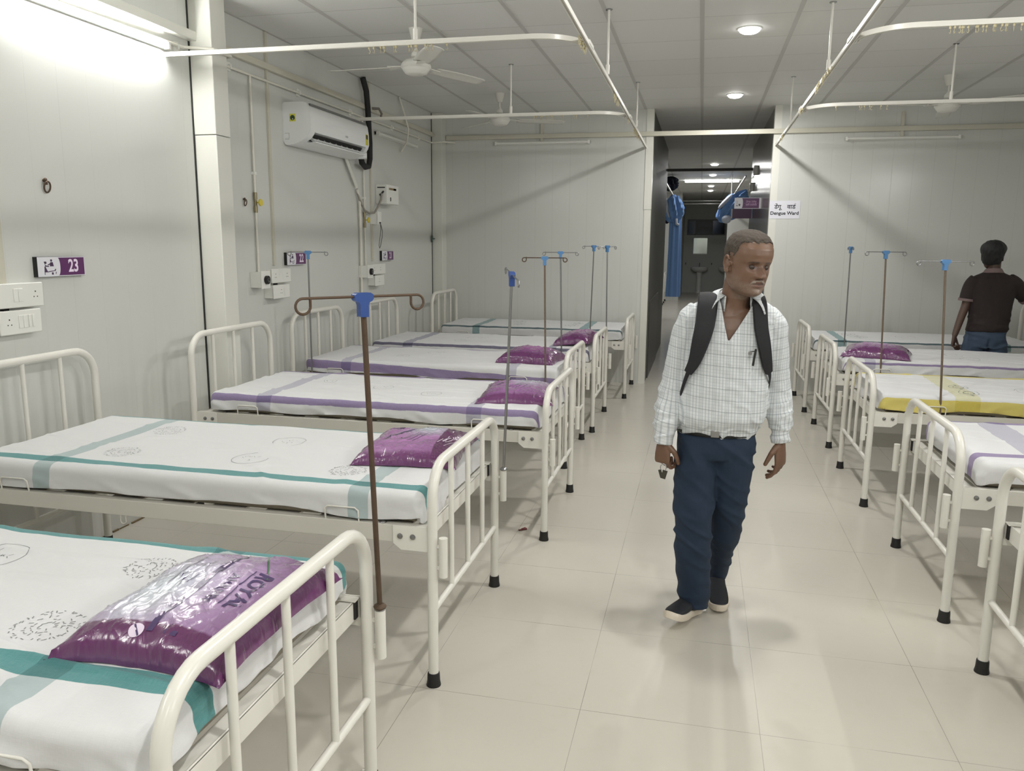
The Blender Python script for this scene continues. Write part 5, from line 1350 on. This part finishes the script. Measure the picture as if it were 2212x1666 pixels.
c = N.mix(N.m('MULTIPLY', v2, .45), c, srgb(96, 112, 116)); c = N.mix(N.m('MULTIPLY', h2, .75), c, srgb(78, 88, 94))
N.l(c, b.inputs['Base Color']); b.inputs['Roughness'].default_value = .85; b.inputs['Sheen Weight'].default_value = .1
M_SHIRT = m
so = fuse(shirt, 'shirt', M_SHIRT, .0055, man, 3, .5, wr_shirt)
# open neck: cut the shirt away over the throat and the V, and at the cuffs
import bmesh
def carve(o, fn):
    bm = bmesh.new(); bm.from_mesh(o.data)
    kill = [f for f in bm.faces if fn(f.calc_center_median())]
    bmesh.ops.delete(bm, geom=kill, context='FACES')
    bv = [v for v in bm.verts if any(len(e.link_faces) == 1 for e in v.link_edges)]
    for _ in range(14):
        new = {}
        for v in bv:
            ns = [e.other_vert(v).co for e in v.link_edges if len(e.link_faces) == 1]
            if len(ns) == 2: new[v] = v.co*.4+(ns[0]+ns[1])*.3
        for v, c in new.items(): v.co = c
    bm.to_mesh(o.data); bm.free(); o.data.update()
def neck_cut(p):
    x, y, z = p.x+MO.x, p.y+MO.y, p.z
    if z > 1.372 and math.hypot(x-.150, y-3.365) < .075: return True
    if y < 3.36 and z > 1.215 and abs(x-(.150-.03*(1.38-z)/.16)) < .068*(z-1.215)/.165: return True
    return False
carve(so, neck_cut)
def cloth_uv(co, n):
    x, y, z = co.x+MO.x, co.y+MO.y, co.z
    if x < -.035 and z < 1.30 or x < -.05:
        a = math.atan2(y-3.38, x+.08); return (.055*a, z*1.0+x*.2, 0)
    if x > .278 and z < 1.28 or x > .30:
        a = math.atan2(y-3.40, x-.32); return (.055*a, z*1.0-x*.2, 0)
    if y < 3.40: return (x+(.10 if x > .27 else 0)+.12*(z-1.1)*.12, z+.06*(x-.12), 0)
    return (x, z, 0)
vvec(so, cloth_uv)
so.modifiers.new('solid', 'SOLIDIFY').thickness = .0015
# collar: two leaves standing round the neck and folding over
def collar(sg):
    mb = MB(); V = []; n, k = 22, 7
    for i in range(n+1):
        t = i/n
        a0 = math.radians(90-136*t); a1 = math.radians(90-130*t)
        top = Vector((.150+sg*.071*math.cos(a0), 3.366+.071*math.sin(a0), 1.432-.034*t))
        r1 = .104+.030*sstep(.70, 1, t); bot = Vector((.150+sg*r1*math.cos(a1), 3.366+r1*math.sin(a1), 1.402-.020*t-.052*sstep(.6, 1, t)))
        for j in range(k+1):
            q = j/k; p = top.lerp(bot, q); out = Vector((p.x-.150, p.y-3.366, 0)).normalized()
            p += out*.010*math.sin(q*PI)+Vector((0, 0, .006*math.sin(q*PI)))
            V.append(W(*p))
    F = [(i*(k+1)+j, (i+1)*(k+1)+j, (i+1)*(k+1)+j+1, i*(k+1)+j+1) for i in range(n) for j in range(k)]
    mb.add(V, F, True); o = mb.build('collar', M_SHIRT, man); vvec(o, lambda co, n_: (co.x+co.y, co.z, 0)); o.modifiers.new('s', 'SOLIDIFY').thickness = .0025
    mb = MB(); V = []
    for i in range(n+1):
        a = math.radians(90-138*i/n)
        for z, rr in ((1.365-.030*i/n, .074), (1.430-.034*i/n, .069)): V.append(W(.150+rr*math.cos(a)*sg, 3.366+rr*math.sin(a), z))
    F = [(2*i, 2*i+2, 2*i+3, 2*i+1) for i in range(n)]
    mb.add(V, F, True); o = mb.build('collar_band', M_SHIRT, man); vvec(o, lambda co, n_: (co.x, co.z, 0)); o.modifiers.new('s', 'SOLIDIFY').thickness = .002
collar(-1); collar(1)
# trousers
tr = MB()
limb(tr, [(*W(.094, 3.36, .865), .150, .110), (*W(.094, 3.36, .82), .158, .120), (*W(.094, 3.36, .76), .160, .122), (*W(.094, 3.355, .72), .150, .110)], 36, 4)
limb(tr, [(*W(.030, 3.355, .80), .088, .105), (*W(.022, 3.335, .70), .090, .100), (*W(.018, 3.315, .58), .086, .088), (*W(.020, 3.295, .46), .078, .078), (*W(.026, 3.315, .32), .074, .076), (*W(.034, 3.355, .18), .070, .074), (*W(.038, 3.375, .085), .064, .072), (*W(.040, 3.37, .045), .058, .074)], 26, 4)
limb(tr, [(*W(.158, 3.365, .80), .088, .105), (*W(.164, 3.36, .70), .088, .098), (*W(.162, 3.375, .58), .082, .084), (*W(.158, 3.41, .46), .072, .074), (*W(.150, 3.49, .32), .062, .068), (*W(.142, 3.58, .19), .056, .064), (*W(.136, 3.625, .115), .054, .062)], 26, 4)
def wr_tr(co, n):
    x, y, z = co.x, co.y, co.z
    d = .004*noise.noise(Vector((x*8, y*8, z*11)))
    d += .010*max(0, 1-abs(noise.noise(Vector((x*5+z*3, y*5, z*13+x*7))))*3.2)*(.35+.65*max(G(z-.42, .10), G(z-.10, .07), G(z-.72, .05)))
    return d-.002
M_NAVY = mat('navy_trouser_cloth', srgb(24, 41, 62), .85, bump=.2, bscale=700)
to = fuse(tr, 'trousers', M_NAVY, .006, man, 3, .5, wr_tr)
bl = MB(); V = []
for i in range(48):
    a = 2*PI*i/48
    for z in (.833, .868): V.append(W(.094+.160*math.cos(a), 3.36+.121*math.sin(a), z))
bl.add(V, [(2*i, (2*i+2) % 96, (2*i+3) % 96, 2*i+1) for i in range(48)], True)
o = bl.build('belt', M_BLACK, man); o.modifiers.new('s', 'SOLIDIFY').thickness = .004
MB().box(W(.088, 3.234, .851), (.034, .006, .030)).build('belt_buckle', M_STEEL, man, bevel=.003)
# shoes
M_SHOE = mat('black_knit_shoe', srgb(26, 28, 34), .7, bump=.4, bscale=300); M_SOLE = mat('off_white_sole', srgb(214, 204, 188), .5)
def shoe(name_, heel, rz, pitch, roll):
    M = Matrix.Translation(Vector(W(*heel))) @ Matrix.Rotation(rz, 4, 'Z') @ Matrix.Rotation(pitch, 4, 'X') @ Matrix.Rotation(roll, 4, 'Y')
    def sec(y, w, h0, h1): return (y, w, h0, h1)
    sole = MB(); S = [(.0, .026, .0), (-.015, .034, .0), (-.06, .034, 0), (-.12, .036, 0), (-.18, .046, 0), (-.235, .043, .002), (-.268, .030, .008), (-.285, .012, .014)]
    S = [(.012, .012, .003)]+S; V = []; n = 14
    for y, w, lift in cat(S, 4):
        for zz, kk in ((0+lift, .92), (.010+lift, 1.0), (.026+lift+.006*(y > -.06), 1.04), (.030+lift+.006*(y > -.06), .9)):
            V += [M @ Vector((-w*kk, y+.03, zz)), M @ Vector((w*kk, y+.03, zz))]
    m_ = len(V)//8; F = []
    for i in range(m_-1):
        a, b2 = i*8, (i+1)*8
        for q in ((0, 2), (2, 4), (4, 6)): F += [(a+q[0], b2+q[0], b2+q[1], a+q[1]), (a+q[0]+1, a+q[1]+1, b2+q[1]+1, b2+q[0]+1)]
        F += [(a, a+1, b2+1, b2), (a+6, b2+6, b2+7, a+7)]
    F += [(0, 2, 4, 6, 7, 5, 3, 1), ((m_-1)*8, (m_-1)*8+1, (m_-1)*8+3, (m_-1)*8+5, (m_-1)*8+7, (m_-1)*8+6, (m_-1)*8+4, (m_-1)*8+2)]
    sole.add(V, F, True); e = sole.build('sole', M_SOLE, man); 
    up = MB(); st = []
    for y, w, zc, hh in cat([(.035, .018, .055, .030), (.022, .032, .060, .040), (-.02, .036, .062, .046), (-.06, .036, .058, .042), (-.10, .037, .048, .032), (-.15, .042, .040, .024), (-.20, .041, .034, .018), (-.235, .030, .030, .013), (-.252, .014, .028, .008)], 4):
        st.append((M @ Vector((0, y, zc)), M.to_3x3() @ Vector((w, 0, 0)), M.to_3x3() @ Vector((0, 0, hh))))
    loft(up, st, 22); u = up.build('shoe_upper', M_SHOE, e)
    return e
sf = shoe('front', (.040, 3.40, .006), math.radians(-24), math.radians(-12), math.radians(0)); sf.name = 'shoe'
sb = shoe('back', (.135, 3.665, .045), math.radians(4), math.radians(9.5), 0); sb.name = 'shoe'
# pen in the breast pocket
pk = MB(); V = [W(.172, 3.250, 1.20), W(.250, 3.268, 1.20), W(.250, 3.262, 1.11), W(.172, 3.238, 1.11)]
pn_ = empty('pen', (.221, 3.243, 1.165), 0, 'black pen clipped in the breast pocket of the checked shirt', 'pen')
MB().tube([(.004, .0, .033), (-.004, -.004, -.033)], .0045, 8).build('barrel', M_BLACK, pn_)
MB().box((-.017, -.002, .016), (.014, .004, .014)).build('bright_clip', M_STEEL, pn_, bevel=.003)
MB().tube([(-.017, -.001, .022), (.004, 0, .024)], .002, 6).build('clip_arm', M_BLACK, pn_)
# something dark held in his right hand
kh = empty('key_bunch', (-.110, 3.245, .678), 0, 'small dark keys hanging from the right hand of the walking man', 'keys')
MB().tube([Vector((.012*math.cos(k*PI/8), 0, .018+.014*math.sin(k*PI/8))) for k in range(16)], .0018, 6, closed=True).build('ring', M_STEEL, kh)
MB().box((.004, 0, -.012), (.020, .004, .036), Matrix.Rotation(.25, 3, 'Y')).box((-.010, .003, -.010), (.012, .003, .034), Matrix.Rotation(-.3, 3, 'Y')).build('keys', mat('dark_metal_key', srgb(70, 68, 60), .4, metal=.6), kh)
# backpack
M_BAG = mat('black_backpack_nylon', srgb(24, 24, 28), .75, bump=.3, bscale=500)
bp_ = empty('backpack', (.13, 3.54, 1.05), 0, 'black backpack on the walking man, its two straps over the checked shirt', 'backpack')
BO = Vector((.13, 3.54, 1.05))
pk = MB(); st = [(Vector((0, .005, -.21)), Vector((.10, 0, 0)), Vector((0, .04, 0)))]
st = [((0, .0, -.21), (.09, 0, 0), (0, .035, 0)), ((0, .0, -.205), (.12, 0, 0), (0, .06, 0)), ((0, .005, -.1), (.135, 0, 0), (0, .075, 0)), ((0, .0, .08), (.13, 0, 0), (0, .068, 0)), ((0, -.01, .19), (.115, 0, 0), (0, .05, 0)), ((0, -.015, .23), (.08, 0, 0), (0, .03, 0)), ((0, -.015, .24), (.03, 0, 0), (0, .012, 0))]
loft(pk, st, 28); pk.build('pack_body', M_BAG, bp_)
def strap(pts, w, name, th=.010):
    C = cat(pts, 6); V = []; n = len(C)
    for i, c in enumerate(C):
        a = Vector(C[max(i-1, 0)][:3]); b_ = Vector(C[min(i+1, n-1)][:3]); t = (b_-a).normalized(); nn = Vector(c[3:6]).normalized(); s_ = t.cross(nn).normalized(); nn = s_.cross(t).normalized()
        ww = c[6]
        for (p, q) in ((-1, 0), (-.85, 1), (0, 1.25), (.85, 1), (1, 0), (.85, -.3), (-.85, -.3)):
            V.append(Vector(c[:3])-BO+s_*ww*p/2+nn*th*q)
    F = [(i*7+j, i*7+(j+1) % 7, (i+1)*7+(j+1) % 7, (i+1)*7+j) for i in range(n-1) for j in range(7)]
    F += [tuple(range(6, -1, -1)), tuple((n-1)*7+j for j in range(7))]
    mb = MB().add(V, F, True); return mb.build(name, M_BAG, bp_)
# x,y,z, normal, width  (right shoulder of the man = left in view)
strap([(.05, 3.49, 1.27, 0, 1, .3, .07), (.040, 3.45, 1.365, 0, .6, 1, .074), (.037, 3.385, 1.396, 0, 0, 1, .080), (.035, 3.312, 1.372, -.1, -.6, .8, .080), (.028, 3.278, 1.29, -.15, -1, .25, .078), (.014, 3.262, 1.22, -.2, -1, .1, .070), (-.006, 3.262, 1.14, -.35, -1, .05, .052), (-.028, 3.275, 1.09, -.6, -1, 0, .036)], .06, 'shoulder_strap')
strap([(-.026, 3.275, 1.10, -.6, -1, 0, .020), (-.046, 3.30, 1.03, -1, -.8, 0, .016), (-.060, 3.335, .96, -1, -.3, 0, .015), (-.066, 3.37, .90, -1, 0, 0, .015), (-.05, 3.44, .86, -1, .4, 0, .015), (.02, 3.50, .87, -.6, 1, 0, .015)], .015, 'webbing', .003)
strap([(.20, 3.49, 1.27, 0, 1, .3, .055), (.218, 3.45, 1.36, 0, .6, 1, .056), (.228, 3.385, 1.390, .05, 0, 1, .058), (.234, 3.312, 1.365, .1, -.6, .8, .058), (.243, 3.283, 1.28, .2, -1, .2, .056), (.258, 3.275, 1.21, .3, -1, .1, .054), (.272, 3.285, 1.14, .5, -1, .0, .046), (.282, 3.305, 1.10, .8, -1, 0, .034)], .055, 'shoulder_strap')
strap([(.282, 3.30, 1.11, .8, -1, 0, .020), (.292, 3.34, 1.06, 1, -.5, 0, .016), (.285, 3.42, .98, 1, .3, 0, .015), (.24, 3.49, .90, .6, 1, 0, .015)], .015, 'webbing', .003)

# ---- the man in the dark polo shirt, seen from behind
m2 = empty('person', (2.50, 7.86, 0), 0, 'man in a dark brown polo shirt and jeans, back turned, beyond the right beds', 'person')
M2 = Vector((2.50, 7.86, 0))
HM2 = Matrix.Translation(Vector((-.018, .015, 1.405))) @ Matrix.Rotation(math.radians(180-22+0), 4, 'Z') @ Matrix.Rotation(math.radians(-2), 4, 'X')
b2_ = MB(); add_head(b2_, HM2, 1.0)
limb(b2_, [(0, 0, 1.47, .048, .052), (0, .0, 1.40, .052, .054), (0, 0, 1.33, .09, .06), (0, 0, 1.28, .13, .08)], 20)
limb(b2_, [(0, 0, 1.33, .10, .06), (0, 0, 1.22, .15, .095), (.0, 0, 1.08, .13, .09), (.0, 0, .95, .13, .09), (-.01, 0, .86, .14, .095), (-.01, 0, .78, .13, .09)], 20)
A2L = [(-.155, 0, 1.31, .045, .045), (-.175, 0, 1.22, .044, .044), (-.195, -.005, 1.10, .037, .037), (-.225, -.02, 1.00, .033, .035), (-.262, -.05, .88, .028, .030), (-.280, -.07, .825, .023, .026)]
A2R = [(.155, 0, 1.31, .045, .045), (.215, .02, 1.25, .044, .044), (.31, .05, 1.15, .037, .037), (.38, .10, 1.12, .034, .034), (.46, .20, 1.10, .027, .028), (.50, .25, 1.10, .022, .025)]
limb(b2_, A2L, 16); limb(b2_, A2R, 16, side=(0, 0, 1))
add_hand(b2_, (-.280, -.07, .825), (-.10, -.10, -1), (.6, -.3, 0), (0, 1, 0), .9)
add_hand(b2_, (.50, .25, 1.10), (.6, .75, 0), (0, 0, -1), (-.7, .6, 0), .35)
for sg in (-1, 1): limb(b2_, [(sg*.085-.01, 0, .80, .075, .08), (sg*.09-.01, 0, .65, .07, .075), (sg*.09-.01, 0, .42, .054, .056), (sg*.09-.01, .01, .25, .048, .05), (sg*.09-.01, .02, .07, .034, .038)], 16)
M_SKIN2 = m_vcol('dark_skin', .5, .04)
o2 = fuse(b2_, 'body', M_SKIN2, .0045, m2, 2, .4)
H2i = HM2.inverted()
def hm2(p):
    x, yf, z = p.x, -p.y, p.z
    if abs(x) > .076 and z < .140 and -.04 < yf < .03: return 0
    T_ = [(-.10, .036), (-.045, .045), (-.030, .08), (-.016, .112), (.016, .116), (.04, .150), (.07, .168), (.10, .172)]
    m_ = sstep(interp(T_, yf)[0]-.005, interp(T_, yf)[0]+.007, z)
    return m_
vcol(o2, lambda co, n: ((.080, .043, .030, 1)))
hair_from(o2, H2i, 1.0, hm2, lambda p: .012+.014*sstep(.12, .2, p.z), 'hair', mat('black_hair', srgb(17, 16, 17), .6, bump=1, bscale=300), m2, .004, 60)
ps = MB()
loft(ps, [(c[:3], Vector((c[3], 0, 0)), Vector((0, c[4], 0))) for c in cat([(-.002, .0, 1.385, .066, .062), (0, 0, 1.365, .11, .072), (0, 0, 1.345, .155, .080), (0, 0, 1.31, .186, .095), (0, 0, 1.22, .190, .118), (0, 0, 1.12, .178, .122), (0, 0, 1.02, .166, .120), (-.004, 0, .94, .164, .122), (-.008, 0, .885, .166, .125), (-.008, 0, .865, .162, .120)], 4)], 36)
limb(ps, [(-.13, 0, 1.315, .062, .062), (-.165, 0, 1.27, .066, .068), (-.185, 0, 1.20, .062, .066), (-.197, 0, 1.135, .060, .066)], 20, 4)
limb(ps, [(.12, 0, 1.315, .062, .062), (.175, .01, 1.28, .068, .068), (.24, .03, 1.21, .064, .066), (.295, .045, 1.165, .060, .066)], 20, 4, side=(0, 0, 1))
def wr2(co, n):
    x, y, z = co.x, co.y, co.z
    return .006*noise.noise(Vector((x*7, y*7, z*9)))+.008*max(0, 1-abs(noise.noise(Vector((x*5+z*4, y*5, z*10))))*3)*sstep(1.15, .95, z)
M_POLO = mat('dark_brown_polo', srgb(42, 33, 32), .85, bump=.3, bscale=600)
fuse(ps, 'polo_shirt', M_POLO, .007, m2, 3, .5, wr2)
M_TRIM = mat('dusty_pink_trim', srgb(122, 104, 102), .8)
cr = MB(); V = []
for i in range(32):
    a = 2*PI*i/32
    for z, r_ in ((1.372, .074), (1.405, .062), (1.412, .060), (1.378, .080)): V.append((-.004+r_*math.cos(a)*1.05, .0+r_*math.sin(a), z+.008*math.sin(a)*-1))
cr.add(V, [(4*i+j, (4*(i+1)) % 128+j, (4*(i+1)) % 128+(j+1) % 4, 4*i+(j+1) % 4) for i in range(32) for j in range(4)], True)
cr.build('collar', M_TRIM, m2)
limb(MB(), [(0, 0, 0, 1, 1), (0, 0, 1, 1, 1)])
cf = MB(); limb(cf, [(-.1955, 0, 1.150, .0655, .0715), (-.1970, 0, 1.134, .0650, .0710), (-.1975, 0, 1.128, .0645, .0705)], 22, 3); cf.build('sleeve_trim', M_TRIM, m2)
cf = MB(); limb(cf, [(.281, .042, 1.174, .0655, .071), (.294, .0455, 1.164, .065, .071), (.300, .0465, 1.160, .0645, .0705)], 22, 3, side=(0, 0, 1)); cf.build('sleeve_trim', M_TRIM, m2)
jn = MB()
limb(jn, [(-.008, 0, .90, .150, .108), (-.010, 0, .84, .160, .122), (-.012, 0, .77, .168, .130), (-.012, 0, .72, .160, .118)], 30, 4)
for sg in (-1, 1): limb(jn, [(sg*.078-.012, 0, .80, .088, .112), (sg*.088-.012, 0, .68, .092, .10), (sg*.092-.01, 0, .50, .078, .082), (sg*.092-.01, .01, .30, .070, .074), (sg*.092-.01, .015, .12, .064, .070), (sg*.092-.01, .015, .05, .064, .072)], 22, 4)
fuse(jn, 'jeans', mat('blue_grey_denim', srgb(66, 82, 106), .85, bump=.4, bscale=500, var=.3, vscale=9), .007, m2, 3, .5, lambda co, n: .010*max(0, 1-abs(noise.noise(Vector((co.x*6, co.y*6, co.z*14))))*3)-.003-.016*G(co.x+.012, .012)*sstep(.82, .78, co.z)*(co.y < 0))
for sg in (-1, 1):
    sm = MB(); st = []
    for y, w, zc, hh in ((-.09, .02, .03, .025), (-.07, .034, .035, .034), (-.0, .038, .035, .034), (.08, .040, .03, .028), (.14, .042, .024, .022), (.18, .03, .02, .018), (.195, .012, .018, .014)): st.append(((sg*.092-.01, y, zc), (w, 0, 0), (0, 0, hh)))
    loft(sm, st, 18); sm.build('shoe', M_SHOE, m2)

# ------------------------------------------------------------------ camera, world, view
cam = bpy.data.cameras.new('camera'); co = bpy.data.objects.new('camera', cam); COL.objects.link(co); SC.camera = co
cam.sensor_fit = 'HORIZONTAL'; cam.sensor_width = 36; cam.lens = 1734.77/2212*36; cam.clip_end = 100; cam.clip_start = .05
yaw, pitch, roll = .2272, .1750, .0086
cyw, syw, cpt, spt = math.cos(yaw), math.sin(yaw), math.cos(pitch), math.sin(pitch)
f = Vector((-syw*cpt, cyw*cpt, -spt)); r_ = Vector((cyw, syw, 0)); u = r_.cross(f)
R_ = r_*math.cos(roll)+u*math.sin(roll); U_ = -r_*math.sin(roll)+u*math.cos(roll)
Mc = Matrix((R_, U_, -f)).transposed().to_4x4(); Mc.translation = Vector((0, 0, 1.595)); co.matrix_world = Mc
w = bpy.data.worlds.new('world'); SC.world = w; w.use_nodes = True
w.node_tree.nodes['Background'].inputs[0].default_value = (.02, .02, .022, 1)
SC.view_settings.view_transform = 'Standard'; SC.view_settings.look = 'None'; SC.view_settings.gamma = 1
SC.view_settings.use_curve_mapping = False; SC.view_settings.exposure = EXPOSURE
SC.cycles.use_denoising = True
SC.cycles.max_bounces = 8; SC.cycles.diffuse_bounces = 5; SC.cycles.glossy_bounces = 4
